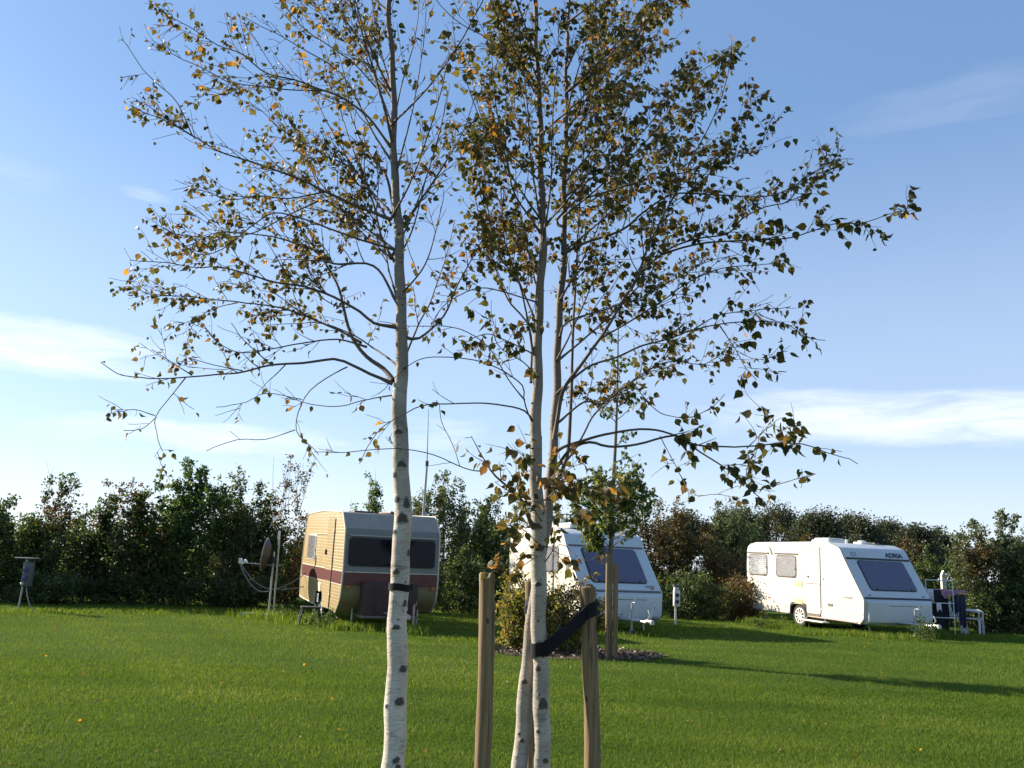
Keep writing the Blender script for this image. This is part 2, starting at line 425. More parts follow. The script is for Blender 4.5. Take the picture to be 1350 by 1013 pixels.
    def build(s, name, parent=None, smooth=35.):
        me = bpy.data.meshes.new(name)
        me.from_pydata([tuple(v) for v in s.v], [], s.f)
        for m in s.mats: me.materials.append(m)
        me.polygons.foreach_set('material_index', s.m)
        bm = bmesh.new(); bm.from_mesh(me); bmesh.ops.recalc_face_normals(bm, faces=bm.faces); bm.to_mesh(me); bm.free()
        if smooth:
            me.polygons.foreach_set('use_smooth', [True] * len(me.polygons)); me.set_sharp_from_angle(angle=math.radians(smooth))
        me.update()
        return link(name, me, parent)

def cr(P, step):
    """Catmull-Rom through P, resampled at about step"""
    P = np.asarray(P, float)
    if len(P) == 2: P = np.array([P[0], (P[0] + P[1]) / 2, P[1]])
    Q = np.vstack([2 * P[0] - P[1], P, 2 * P[-1] - P[-2]])
    o = []
    for i in range(1, len(Q) - 2):
        p0, p1, p2, p3 = Q[i - 1:i + 3]
        k = max(2, int(np.linalg.norm(p2 - p1) / step) + 1)
        t = np.linspace(0, 1, k, endpoint=False)[:, None]
        o.append(.5 * (2 * p1 + (p2 - p0) * t + (2 * p0 - 5 * p1 + 4 * p2 - p3) * t ** 2 + (3 * p1 - p0 - 3 * p2 + p3) * t ** 3))
    o.append(P[-1:])
    return np.vstack(o)

def unit(v):
    v = np.asarray(v, float)
    return v / (np.linalg.norm(v, axis=-1, keepdims=True) + 1e-9)

class Tubes:
    def __init__(s): s.v = []; s.f = []; s.r = []; s.sc = []; s.n = 0
    def add(s, P, R, k=5, scars=()):
        P = np.asarray(P); n_ = len(P); T = unit(np.gradient(P, axis=0))
        mt = np.abs(T.mean(0)); ref = np.eye(3)[int(np.argmin(mt))]
        A = unit(np.cross(T, ref)); B = np.cross(T, A)
        q = np.arange(k) * 2 * PI / k
        R = np.broadcast_to(np.asarray(R, float), (n_,))
        V = P[:, None] + R[:, None, None] * (np.cos(q)[None, :, None] * A[:, None] + np.sin(q)[None, :, None] * B[:, None])
        sc = np.zeros((n_, k))
        for (i0, nrm, w, h) in scars:     # branch scars: dark raised eyes a little wider than tall, with drooping brows
            O = V - P[:, None]; O = O / (np.linalg.norm(O, axis=2, keepdims=True) + 1e-9)
            ca = np.clip(O @ unit(nrm), -1, 1); sg = np.sign(O @ unit(np.cross([0, 0, 1.], nrm))); x = np.arccos(ca) * sg * R[:, None] / w
            z = (V[:, :, 2] - P[i0, 2]) / h; z = z + .45 * np.abs(x) ** 1.4
            d = np.exp(-(np.abs(x) ** 2.2 + np.abs(z) ** 2.2)); sc = np.maximum(sc, d)
        if len(scars): V = V + (V - P[:, None]) / (R[:, None, None] + 1e-9) * (sc ** 1.5 * .0045)[:, :, None]
        s.sc.append(sc.ravel())
        i = np.arange(n_ - 1)[:, None] * k; j = np.arange(k)[None]; j2 = (j + 1) % k
        s.f.append((np.stack([i + j, i + j2, i + k + j2, i + k + j], -1).reshape(-1, 4)) + s.n)
        s.v.append(V.reshape(-1, 3)); s.r.append(np.repeat(R, k)); s.n += n_ * k
    def build(s, name, m, parent):
        return np_mesh(name, np.vstack(s.v), [np.vstack(s.f)], m, parent, {'rad': np.concatenate(s.r), 'scar': np.concatenate(s.sc)}, True)

LEAF_T = np.array([(0, 0, 0), (.2, -.33, .06), (.46, -.36, .09), (.78, -.13, .03), (1, 0, -.08), (.78, .13, .03), (.46, .36, .09), (.2, .33, .06), (.3, 0, 0), (.66, 0, -.01)])
LEAF_F = np.array([(0, 8, 1), (0, 7, 8), (8, 2, 1), (8, 7, 6), (8, 9, 2), (8, 6, 9), (9, 3, 2), (9, 6, 5), (9, 4, 3), (9, 5, 4)])
DIA_T = np.array([(0, 0, 0), (.45, -.3, .08), (1, 0, -.05), (.45, .3, .08)])
DIA_F = np.array([(0, 2, 1), (0, 3, 2)])

def leaf_mesh(name, P, D, sz, tint, m, parent, fancy=False, fold=None, width=1.):
    """leaves at P pointing along D; one random roll each"""
    P = np.asarray(P, float); D = unit(D); N = len(P); sz = np.broadcast_to(sz, (N,))
    A = unit(np.cross(D, unit(rng.normal(size=(N, 3))))); B = np.cross(D, A)
    T, Fc = (LEAF_T, LEAF_F) if fancy else (DIA_T, DIA_F)
    k = len(T)
    zz = rng.uniform(.3, 2.2, N) * rng.choice([-1, 1, 1], N) if fold is None else np.full(N, fold)
    V = P[:, None] + sz[:, None, None] * (T[None, :, 0:1] * D[:, None] + width * T[None, :, 1:2] * A[:, None] + (T[None, :, 2:3] * zz[:, None, None]) * B[:, None])
    if fancy:   # tip curl
        curl = rng.normal(0, .22, N)
        V += (sz * curl)[:, None, None] * (T[None, :, 0:1] ** 2) * B[:, None]
    Fa = (Fc[None] + (np.arange(N) * k)[:, None, None]).reshape(-1, Fc.shape[1])
    return np_mesh(name, V.reshape(-1, 3), [Fa], m, parent, {'tint': np.repeat(tint, k)}, fancy)
# ------------------------------------------------------------------ ground
def sheet(name, pts, z, m, kind='structure'):
    mb = MB(); mb.add([(x, y, z) for x, y in pts], [tuple(range(len(pts)))], m)
    o = mb.build(name, None, 0); return tag(o, kind=kind)
sheet('lawn', [(-900, -900), (900, -900), (900, 1500), (-900, 1500)], 0., MT['soil'])
bc = (1.25, 16.0)
bp = []
for i in range(48):
    q = 2 * PI * i / 48; r = 1 + .07 * math.sin(3 * q + 1) + .05 * math.sin(7 * q) + .03 * math.sin(13 * q)
    bp.append((bc[0] + 1.55 * r * math.cos(q), bc[1] + 1.05 * r * math.sin(q)))
sheet('mulch_bed', bp, .012, MT['bed'])

def lump(x, y):
    return (np.sin(x * 1.7 + .6 * np.sin(y * .9)) * np.sin(y * 1.3 + 1.) + .6 * np.sin(x * 4.1 + y * 2.7) + .5 * np.sin(x * .5 - y * .35 + 2)
            + .5 * np.sin(y * 7. + .8 * np.sin(x * 1.1)) ) / 2.6

def blades(name, x, y, h, wd, m, lean=.35, tint=None, bend=True):
    N = len(x); az = rng.uniform(0, 2 * PI, N)
    P = np.stack([x, y, np.full(N, -.004)], 1)
    side = np.stack([np.cos(az), np.sin(az), np.zeros(N)], 1)
    la = rng.uniform(0, 2 * PI, N); lm = np.abs(rng.normal(0, lean, N))
    L = np.stack([np.cos(la) * lm, np.sin(la) * lm, np.ones(N)], 1) * h[:, None]
    wv = wd[:, None]
    if bend:
        mid = L * .55; tip = L * np.array([1.5, 1.5, .95])
        V = np.stack([P - side * wv, P + side * wv, P + mid + side * wv * .8, P + mid - side * wv * .8, P + tip], 1)
        q = np.arange(N)[:, None] * 5
        Fs = [q + np.array([[0, 1, 2, 3]]), q + np.array([[3, 2, 4]])]; k = 5
    else:
        V = np.stack([P - side * wv, P + side * wv, P + L], 1)
        Fs = [np.arange(N)[:, None] * 3 + np.array([[0, 1, 2]])]; k = 3
    return np_mesh(name, V.reshape(-1, 3), Fs, m, None, {'tint': np.repeat(np.clip(tint, 0, 1), k)})

def in_bed(x, y, s=1.):
    return ((x - bc[0]) / (1.55 * s)) ** 2 + ((y - bc[1]) / (1.05 * s)) ** 2 < 1

def turf(N, y0, y1, bend, hk, wk):
    gy = y0 + (y1 - y0) * rng.random(N) ** 1.05; gx = rng.uniform(-1, 1, N) * (.66 * gy + 1.6)
    k = ~in_bed(gx, gy, .97); gx, gy = gx[k], gy[k]; N = len(gx)
    lu = lump(gx, gy); lb = lump(gx * .4 + 5, gy * .4)
    gh = (rng.uniform(.016, .040, N) * (1 + .35 * lu) + .004) * hk
    gw = rng.uniform(.0014, .0028, N) * (1 + np.clip(gy - 7, 0, 30) * .09) * wk
    gt = .42 + .13 * lu + .24 * lb + rng.normal(0, .2, N) + (rng.random(N) < .012) * .4 + .09 * np.sin(gy * 4.6 + .25 * np.sin(gx * .6)) * (.5 + .5 * np.sin(gx * .35 + 1))
    tag(blades('grass', gx, gy, gh, gw, MT['grass'], .5, gt, bend), kind='stuff')
turf(420000, 5.4, 12.5, True, 1., 1.)
turf(400000, 12.5, 33., False, 1.15, 1.15)

# rank grass along the hedge foot and under the caravans
def rank(px0, py0, px1, py1, nb, spread, hmin, hmax):
    a = ground(px0, py0); b = ground(px1, py1); t = rng.random(nb)
    p = a[None] + (b - a)[None] * t[:, None]
    return p[:, 0] + rng.normal(0, spread * .6, nb), p[:, 1] + rng.normal(0, spread, nb), rng.uniform(hmin, hmax, nb) * (.6 + .4 * np.abs(np.sin(t * 23 + px0)))
rk = [rank(330, 812, 450, 824, 2600, .5, .08, .26), rank(440, 829, 545, 833, 2600, .25, .08, .24), rank(535, 836, 560, 838, 500, .15, .1, .3),
      rank(985, 824, 1050, 832, 1500, .25, .1, .32), rank(1045, 836, 1150, 838, 1800, .3, .06, .20), rank(1150, 842, 1225, 842, 1300, .25, .06, .22),
      rank(1215, 842, 1240, 842, 900, .15, .14, .36), rank(1235, 840, 1350, 843, 1200, .4, .06, .16), rank(860, 834, 990, 831, 1500, .5, .05, .13),
      rank(780, 840, 870, 836, 800, .4, .05, .16), rank(0, 806, 330, 809, 2600, .45, .04, .13), rank(590, 843, 660, 846, 400, .3, .05, .12)]
rx = np.concatenate([r[0] for r in rk]); ry = np.concatenate([r[1] for r in rk]); rh = np.concatenate([r[2] for r in rk])
tag(blades('rank_grass', rx, ry, rh, rng.uniform(.005, .010, len(rx)), MT['grass'], .3, .5 + rng.normal(0, .22, len(rx))), kind='stuff')

# chips and fallen leaves
def scatter_flat(name, x, y, z, s, tint, m, k='stuff', wd=1.):
    N = len(x); q = rng.uniform(0, 2 * PI, N); D = np.stack([np.cos(q), np.sin(q), rng.normal(0, .25, N)], 1)
    return tag(leaf_mesh(name, np.stack([x, y, z], 1), D, s, tint, m, None, width=wd), kind=k)
N = 2600; q = rng.uniform(0, 2 * PI, N); r = np.sqrt(rng.random(N)) * 1.04
scatter_flat('mulch_chips', bc[0] + 1.55 * r * np.cos(q), bc[1] + 1.05 * r * np.sin(q), rng.uniform(.015, .05, N), rng.uniform(.03, .09, N), rng.random(N), MT['chip'], wd=.8)
N = 260; ly = 5.8 + 15 * rng.random(N); lx = rng.uniform(-1, 1, N) * .62 * ly
scatter_flat('fallen_leaves', lx, ly, rng.uniform(.025, .045, N), rng.uniform(.03, .05, N), rng.uniform(.7, 1., N), MT['leaf_birch'])

# ------------------------------------------------------------------ birches
class Tree:
    def __init__(s): s.wood = Tubes(); s.P = []; s.D = []; s.S = []; s.T = []
    def leaf(s, p, d, size, tint): s.P.append(p); s.D.append(d); s.S.append(size); s.T.append(tint)
UP = np.array([0, 0, 1.])

def wander(p, d, L, step, jit, lift, r0, r1):
    k = max(3, int(L / step) + 1); P = [np.array(p, float)]; d = unit(d)
    st = L / (k - 1)
    for i in range(k - 1):
        d = unit(d + rng.normal(0, jit, 3) + UP * lift); P.append(P[-1] + d * st)
    return np.array(P), np.linspace(r0, r1, k)

def leaves_on(t, P, dens, size, bias, start=.1):
    """leaves hung in turn along a twig"""
    L = np.linalg.norm(np.diff(P, axis=0), axis=1).sum(); nl = rng.poisson(L * dens)
    if not nl: return
    T = unit(np.gradient(P, axis=0))
    for u in np.append(rng.uniform(start, 1, nl), [1.] if rng.random() < .5 else []):
        f = u * (len(P) - 1); i = min(int(f), len(P) - 2); p = P[i] + (P[i + 1] - P[i]) * (f - i)
        sd_ = unit(np.cross(T[i], rng.normal(size=3)))
        d = unit(T[i] * .35 + sd_ * .75 + np.array([0, 0, -.55]) + rng.normal(0, .25, 3))
        pet = rng.uniform(.006, .016)
        t.leaf(p + d * pet, unit(d + np.array([0, 0, -.35])), size * rng.uniform(.5, 1.15), np.clip(rng.beta(1.5, 2.1) + bias + (rng.random() < .02) * .5, 0, 1))

def clothe(t, P, R, tw, lo, hi, dens, size, bias, t0=.15, sub=True, lift=.05, fwd=.9):
    """side twigs with leaves along a limb: tw per metre, lengths lo..hi"""
    seg = np.linalg.norm(np.diff(P, axis=0), axis=1); cum = np.concatenate([[0], np.cumsum(seg)]); L = cum[-1]
    T = unit(np.gradient(P, axis=0)); az = rng.uniform(0, 6)
    nt = int(L * (1 - t0) * tw) + 1
    for s_ in np.sort(rng.uniform(t0, 1., nt)):
        i = min(np.searchsorted(cum, s_ * L) - 1, len(P) - 2); i = max(i, 0)
        p = P[i] + (P[i + 1] - P[i]) * rng.random()
        az += 2.4 + rng.normal(0, .4)
        a = unit(np.cross(T[i], UP + rng.normal(0, .1, 3))); b = np.cross(a, T[i])
        side = a * math.cos(az) + b * math.sin(az) * .8
        d = unit(T[i] * fwd + side * rng.uniform(.6, 1.1) + UP * rng.normal(.12, .2))
        l = (hi + (lo - hi) * s_) * rng.uniform(.6, 1.25)
        r0 = min(.0032, R[i] * .6)
        Q, RQ = wander(p, d, l, .035, .10, lift * rng.normal(.6, 1.), r0, .0011)
        t.wood.add(Q, RQ, 4)
        leaves_on(t, Q, dens, size, bias)
        if sub:
            for _ in range(rng.poisson(l * 9)):
                u_ = rng.uniform(.15, .95); i2 = min(int(u_ * (len(Q) - 1)), len(Q) - 2)
                tt = unit(Q[i2 + 1] - Q[i2]); d2 = unit(tt + unit(np.cross(tt, rng.normal(size=3))) * rng.uniform(.5, 1.) + UP * .05)
                Q2, R2 = wander(Q[i2], d2, rng.uniform(.05, .16), .03, .12, .0, .0017, .0009)
                t.wood.add(Q2, R2, 3)
                leaves_on(t, Q2, dens * 1.15, size, bias)
    leaves_on(t, P[len(P) * 2 // 3:], dens * .6, size, bias)

def limb(t, pts, Y0, Y1, r0, r1=.0016, tw=11, lo=.08, hi=.3, dens=26, size=.042, bias=0., t0=.2, k=7, bow=0.):
    n_ = len(pts); s_ = np.linspace(0, 1, n_)
    # depth leaves the trunk smoothly, with a sideways bow of its own
    D = Y0 + (Y1 - Y0) * s_ ** .8 + bow * np.sin(s_ * PI)
    P = cr([at(x, y, d) for (x, y), d in zip(pts, D)], .045)
    P[1:-1] += np.cumsum(rng.normal(0, .0022, (len(P), 3)), 0)[1:-1] * np.linspace(0, 1, len(P))[1:-1, None] ** .5 * .6
    u = np.linspace(0, 1, len(P)); R = r0 + (r1 - r0) * u ** .75
    R[0:2] *= 1.25
    t.wood.add(P, R, k)
    clothe(t, P, R, tw, lo, hi, dens, size, bias, t0)
    return P, R

def trunk_tube(tb, pts, Y, up_to=None, flare=1.25, knots=(), bend=0.):
    """pts: (px, py, half width px)"""
    A = np.array([at(x, y, Y + bend * i) for i, (x, y, w) in enumerate(pts)]); rr = np.array([w for _, _, w in pts]) * Y * 1.01 / F
    d = A[0] - A[1]; base = A[0] + d * (A[0][2] / -d[2]) if d[2] < 0 else A[0]
    base[2] = -.03; base[0] = A[0][0] + (base[0] - A[0][0]) * .55
    A = np.vstack([base, A]); rr = np.concatenate([[rr[0] * flare], rr])
    P = cr(A, .008)
    cl = np.concatenate([[0], np.cumsum(np.linalg.norm(np.diff(A, axis=0), axis=1))]); cp = np.concatenate([[0], np.cumsum(np.linalg.norm(np.diff(P, axis=0), axis=1))])
    R = np.interp(cp / cp[-1], cl / cl[-1], rr)
    R *= 1 + .02 * np.sin(P[:, 2] * 23) + .015 * np.sin(P[:, 2] * 51 + 1) + .02 * np.sin(P[:, 2] * 9)
    P[:, 0] += .004 * np.sin(P[:, 2] * 8.5) + .003 * np.sin(P[:, 2] * 19); P[:, 1] += .005 * np.sin(P[:, 2] * 7 + 2)
    sc = []
    for (x, y, w, h) in knots:
        q = at(x, y, Y); i = int(np.argmin(np.abs(P[:, 2] - q[2]))); off = np.clip((q[0] - P[i, 0]) / R[i], -.95, .95)
        sc.append((i, np.array([off, -math.sqrt(1 - off * off), 0.]), 1.05 * w * Y / F, .85 * h * Y / F))
    for _ in range(46):
        i = rng.integers(5, len(P) - 60); q = rng.uniform(0, 2 * PI); s_ = R[i] * rng.uniform(.1, .34)
        sc.append((i, np.array([math.cos(q), math.sin(q), 0]), s_, s_ * rng.uniform(.35, .9)))
    tb.add(P, R, 44, sc)
    return P, R

# --- left birch, one stem
YL = 4.0
tl = Tree(); tb = Tubes()
PL, RL = trunk_tube(tb, [(519, 1013, 14), (520.5, 940, 13.6), (523, 880, 13.1), (526, 800, 12.2), (528, 740, 11.6), (529.5, 690, 11.3), (530, 640, 11), (529, 590, 10.5),
                         (527, 540, 9.8), (528, 490, 8.6), (529.5, 430, 7.6), (527.5, 350, 6.7), (523, 280, 6), (520, 220, 5.3), (519, 150, 4.6), (516, 70, 4), (513, 0, 3.6), (512, -150, 2.6), (511, -330, 1.2), (511, -450, .5)], YL,
                    knots=[(523, 752, 6, 5), (535, 795, 4, 6), (524, 827, 6, 4), (533, 880, 6, 6), (528.5, 923, 7, 7), (531, 613, 7, 5), (521, 627, 5, 5), (524, 657, 6, 6),
                           (537, 663, 5, 9), (531, 684, 9, 9), (539, 728, 4, 6), (521, 700, 5, 4), (526, 570, 8, 4), (524, 1000, 6, 5)])
L = lambda pts, Y1, r0=.008, **k: limb(tl, pts, YL, Y1, r0, **k)
sp = dict(dens=22, size=.032, tw=16, bias=.08)
md = dict(dens=23, size=.033, tw=22, bias=.07, hi=.40)
# low reaching limb and its drooping end
L([(517, 506), (502, 499), (487, 493), (465, 482), (440, 474), (399, 480), (357, 483), (323, 491), (282, 496), (244, 499), (209, 501), (165, 497), (149, 490), (133, 478)], 3.75, .0085, dens=13, size=.036, tw=5, hi=.22, bias=.1, t0=.3)
L([(244, 499), (225, 524), (206, 550), (207, 572), (214, 595)], 3.7, .003, dens=14, tw=7, hi=.16, size=.032, bias=.1)
L([(206, 550), (187, 565), (163, 568)], 3.68, .002, dens=16, tw=7, hi=.1, size=.034); L([(204, 548), (177, 540), (154, 543)], 3.72, .002, dens=16, tw=7, hi=.1, size=.034)
L([(253, 495), (225, 477), (200, 461)], 3.75, .0025, **sp); L([(320, 489), (275, 480), (250, 474)], 3.8, .0025, **sp)
L([(357, 481), (320, 448), (305, 426)], 3.9, .0028, dens=8, tw=6, hi=.18, size=.032)
# pale forked limb rising left
L([(518, 502), (506, 487), (484, 471), (465, 448), (455, 420), (446, 382), (424, 341), (405, 316), (380, 280), (352, 235)], 4.25, .0125, dens=20, tw=9, size=.036, hi=.35, bias=.08)
L([(484, 458), (446, 448), (399, 453), (351, 463), (316, 467), (288, 455), (270, 432)], 3.85, .005, **sp)
L([(476, 452), (455, 440), (433, 430), (405, 418), (370, 407), (326, 400), (288, 396), (250, 392), (209, 390), (187, 382), (171, 370)], 4.3, .006, **md)
L([(313, 399), (290, 404), (272, 411), (253, 430), (246, 455)], 4.2, .003, **sp)
L([(527, 486), (510, 470), (493, 458), (465, 439), (430, 425), (395, 425), (350, 428)], 4.5, .006, dens=18, tw=10, size=.034, bias=.1)
# tiers going left
L([(524, 432), (493, 426), (474, 411), (440, 392), (405, 379), (364, 373), (332, 363), (288, 351), (256, 352), (225, 347), (193, 344), (171, 343)], 3.8, .008, **md)
L([(523, 390), (514, 360), (509, 330), (503, 306), (480, 265), (462, 230)], 4.3, .006, **md)
L([(524, 400), (493, 350), (440, 347), (414, 328), (370, 313), (326, 306), (290, 305), (250, 322), (215, 300)], 4.25, .007, **md)
L([(522, 330), (480, 318), (440, 305), (400, 290), (360, 282), (330, 300), (290, 330), (255, 336), (215, 300)], 3.65, .006, dens=18, tw=11, size=.034, bias=.08)
L([(516, 290), (471, 272), (430, 253), (398, 237), (367, 226), (335, 215), (288, 199), (256, 180), (225, 161), (193, 136), (176, 134)], 3.85, .008, **md)
L([(253, 178), (234, 136), (215, 117), (190, 92), (171, 63), (160, 51)], 3.85, .003, dens=20, tw=9, hi=.12, size=.026, bias=-.1)
L([(260, 183), (215, 158), (190, 150), (172, 138)], 3.8, .003, dens=30, tw=10, hi=.14, size=.034, bias=.12)
L([(430, 253), (380, 262), (340, 258), (301, 262), (269, 250), (244, 251)], 3.8, .004, **md)
L([(420, 265), (380, 285), (330, 310), (280, 315), (234, 310), (209, 297)], 4.1, .004, **md)
L([(520, 345), (504, 316), (493, 269), (481, 240), (459, 218), (433, 205), (399, 186), (370, 167), (351, 148), (329, 134)], 4.35, .007, **md)
L([(519, 200), (493, 164), (478, 148), (446, 126), (414, 114), (389, 104), (351, 95), (320, 70), (288, 57), (256, 36), (234, 24), (213, 13)], 3.85, .007, **md)
L([(425, 120), (383, 118), (351, 114), (326, 111), (301, 106), (269, 88), (244, 77), (225, 66), (214, 57)], 3.65, .0035, **sp)
L([(316, 110), (304, 123), (285, 125), (269, 123)], 3.6, .0018, **sp)
L([(518, 215), (493, 177), (470, 130), (446, 92), (399, 63), (370, 47), (345, 35), (320, 22)], 4.2, .006, dens=18, tw=9, size=.03)
L([(518, 170), (503, 126), (478, 63), (450, 15), (430, -30)], 4.3, .006, **md)
L([(500, 120), (465, 82), (430, 57), (402, 38), (380, 13), (369, 0), (360, -15)], 3.8, .004, **sp)
L([(518, 190), (509, 152), (493, 92), (478, 41), (468, 6), (455, -50)], 3.7, .009, dens=18, tw=9)
L([(516, 130), (480, 80), (455, 50), (433, 28), (408, 0), (390, -30)], 4.4, .005, **md)
L([(521, 285), (509, 234), (490, 208), (471, 177), (455, 130), (440, 85)], 4.6, .009, dens=18, tw=10, bias=.1)
L([(521, 330), (470, 290), (420, 250), (380, 215), (345, 180)], 4.7, .006, **md)
L([(517, 120), (500, 60), (492, 10), (485, -60)], 4.1, .005, **md)
# low thin sprays
L([(520, 521), (484, 527), (446, 537), (408, 534), (380, 525)], 3.85, .003, dens=10, tw=7, hi=.15, size=.034, bias=.1)
L([(458, 484), (440, 493), (408, 515), (392, 543), (389, 568), (405, 587), (420, 600)], 3.9, .003, dens=9, tw=6, hi=.18, size=.038, bias=.1)
L([(389, 567), (351, 580), (313, 581), (272, 595)], 3.9, .002, dens=6, tw=3, hi=.1, size=.03); L([(398, 527), (351, 518), (326, 529), (285, 537)], 3.8, .002, dens=7, tw=4, hi=.12, size=.032)
# right side of the left birch
L([(535, 445), (553, 446), (585, 417), (603, 378), (621, 346), (640, 310), (652, 270)], 4.15, .007, dens=18, tw=9, hi=.25, bias=.1)
L([(531, 478), (553, 425), (568, 398), (588, 340), (600, 290)], 4.4, .006, dens=12, tw=9, bias=.1)
L([(531, 300), (550, 270), (569, 243), (595, 202), (614, 167), (628, 120)], 3.9, .007, dens=14, tw=8, bias=.15)
L([(526, 340), (545, 300), (560, 240), (580, 170), (592, 110)], 4.3, .005, dens=11, tw=10, bias=.15)
L([(522, 230), (535, 180), (548, 120), (556, 60), (560, 0)], 3.8, .005, dens=14, tw=9, bias=.15)
L([(520, 160), (530, 110), (545, 60), (552, 10), (556, -40)], 4.3, .004, dens=14, tw=9, bias=.15)
L([(528, 390), (560, 350), (575, 300), (585, 250)], 3.7, .005, dens=12, tw=9, bias=.1)
for i in range(16):   # upper crown out of the frame, and limbs towards and away from us
    h = rng.uniform(60, 420) if i < 7 else rng.uniform(-300, 40)
    x0 = 515; sx = rng.choice([-1, 1]); ln = rng.uniform(60, 160)
    L([(x0, h), (x0 + sx * ln * .4, h - 60), (x0 + sx * ln * .8, h - 150), (x0 + sx * ln, h - 220)], YL + rng.choice([-1, 1]) * rng.uniform(.4, .9), .006, dens=16, tw=9, bias=.1)
bl = empty('birch_tree', (PL[0][0], YL, 0), label='single-stemmed birch with white bark, sparse autumn leaves and one narrow black band', cat='tree')
def finish(t, tb, root):
    o1 = tb.build('trunk', MT['bark'], root); o2 = t.wood.build('branches', MT['bark'], root)
    o3 = leaf_mesh('crown', t.P, t.D, np.array(t.S), np.array(t.T), MT['leaf_birch'], root, True)
    for o in (o1, o2, o3): o.matrix_parent_inverse = Matrix.Translation(-root.location)
    print('LEAVES', len(t.P), 'tubes', t.wood.n)
finish(tl, tb, bl)

# --- right birch, two stems from one stool
YR = 4.2
tr = Tree(); tb = Tubes()
P1, R1 = trunk_tube(tb, [(715, 1013, 10.8), (713.5, 940, 10.2), (712, 870, 9.8), (711, 800, 9.9), (709.5, 740, 10), (708.5, 690, 10), (707.5, 640, 8.6), (707, 590, 8), (706.5, 550, 7.4), (708, 490, 6.4), (710, 440, 6), (713, 380, 5.6),
                         (715, 300, 5), (713, 200, 4.3), (709, 100, 3.6), (706, 0, 3), (704, -150, 2), (703, -300, 1), (703, -400, .5)], YR,
                    knots=[(709, 770, 5, 4), (711, 722, 8, 6), (707, 695, 8, 5), (716, 925, 7, 9), (709, 963, 4, 3), (719, 1000, 5, 4), (710, 858, 5, 4), (709, 880, 4, 5)])
P2, R2 = trunk_tube(tb, [(686, 1013, 9.8), (689.5, 950, 9.4), (693, 895, 9), (698, 850, 7.8), (705, 795, 7.2), (713, 735, 7), (719, 690, 7), (724, 655, 6.6), (728, 620, 6.4), (731, 570, 6), (733, 510, 5.6), (736.5, 440, 5.2),
                         (741, 370, 4.6), (743.5, 300, 4.2), (745, 220, 3.6), (746, 160, 3), (748, 60, 2.4), (750, -40, 1.8), (751, -220, .6)], YR + .04, bend=.013,
                    knots=[(691, 897, 5, 4), (688, 975, 4, 3)])
Rr = lambda pts, Y1, r0=.008, **k: limb(tr, pts, YR, Y1, r0, **k)
fu = dict(dens=30, size=.041, tw=16, hi=.40, bias=.0)
mf = dict(dens=27, size=.040, tw=16, hi=.38, bias=0.02)
# third thin stem
Rr([(727, 650), (742, 618), (749, 595), (752, 550), (754, 513), (756, 435), (758, 399), (762, 330), (766, 260), (772, 180), (780, 100)], 4.35, .0115, t0=.45, **mf)
# right-hand limbs
Rr([(731, 580), (742, 517), (763, 485), (784, 456), (798, 435), (820, 396), (838, 367), (855, 321), (880, 270), (902, 225), (925, 180), (940, 150), (955, 110), (965, 62)], 4.0, .0115, t0=.3, **fu)
Rr([(838, 367), (880, 330), (920, 316), (959, 310), (978, 291), (1010, 275), (1041, 268), (1057, 240), (1085, 225), (1104, 208), (1106, 186)], 3.85, .006, **fu)
Rr([(870, 336), (920, 322), (984, 316), (1035, 313), (1073, 303), (1104, 294), (1136, 294), (1168, 284), (1205, 273)], 4.0, .006, dens=34, size=.05, tw=11, hi=.24, bias=-.06)
Rr([(742, 335), (772, 320), (820, 303), (851, 278), (889, 256), (934, 257), (978, 259), (1022, 257), (1057, 240), (1095, 215), (1125, 210)], 4.5, .008, **fu)
Rr([(745, 300), (734, 291), (772, 253), (800, 231), (841, 202), (880, 175), (905, 150), (930, 120), (950, 75)], 4.35, .007, **fu)
Rr([(760, 265), (810, 250), (860, 235), (910, 225), (950, 200), (985, 150), (990, 110)], 3.8, .006, **fu)
Rr([(746, 205), (762, 177), (775, 130), (800, 35), (811, 6), (820, -40)], 4.5, .006, **fu)
Rr([(746, 190), (775, 150), (810, 115), (845, 80), (870, 40), (895, 5), (905, -20)], 3.95, .006, **fu)
Rr([(750, 120), (790, 90), (830, 60), (860, 20), (880, -20)], 4.6, .005, **fu)
Rr([(744, 260), (800, 220), (850, 170), (890, 120), (920, 95), (960, 70)], 4.7, .006, **fu)
Rr([(747, 150), (760, 100), (775, 50), (785, -10)], 3.8, .005, **fu)
Rr([(900, 262), (940, 225), (970, 205), (1000, 195), (1010, 165)], 4.2, .004, **mf)
Rr([(790, 447), (830, 425), (870, 400), (905, 375), (950, 355), (1000, 350), (1025, 348)], 3.8, .005, **mf)
Rr([(738, 445), (749, 424), (806, 405), (850, 390), (880, 372), (930, 345), (975, 335)], 4.5, .006, **mf)
Rr([(734, 520), (756, 499), (781, 481), (813, 471), (845, 456), (883, 446), (915, 434), (949, 427), (984, 423), (1022, 424), (1041, 430), (1063, 442), (1088, 449)], 3.95, .007, dens=27, size=.044, tw=10, hi=.22, bias=-.02)
Rr([(949, 430), (972, 465), (984, 487), (997, 501)], 3.8, .003, dens=24, tw=8, hi=.13, size=.044); Rr([(972, 463), (997, 475), (1022, 471), (1038, 463)], 3.85, .002, dens=26, tw=8, hi=.1, size=.044)
Rr([(915, 434), (950, 415), (1000, 408), (1040, 405)], 4.1, .003, **mf)
Rr([(733, 560), (770, 530), (792, 533), (820, 513), (851, 490), (883, 478), (927, 481), (960, 455)], 4.5, .006, **mf)
Rr([(729, 615), (749, 606), (770, 574), (781, 552), (802, 527), (820, 513), (859, 488), (890, 455), (930, 430)], 4.6, .007, **mf)
Rr([(834, 505), (861, 538), (883, 548), (910, 550), (940, 535), (955, 520)], 3.9, .003, dens=26, tw=9, hi=.15, size=.046)
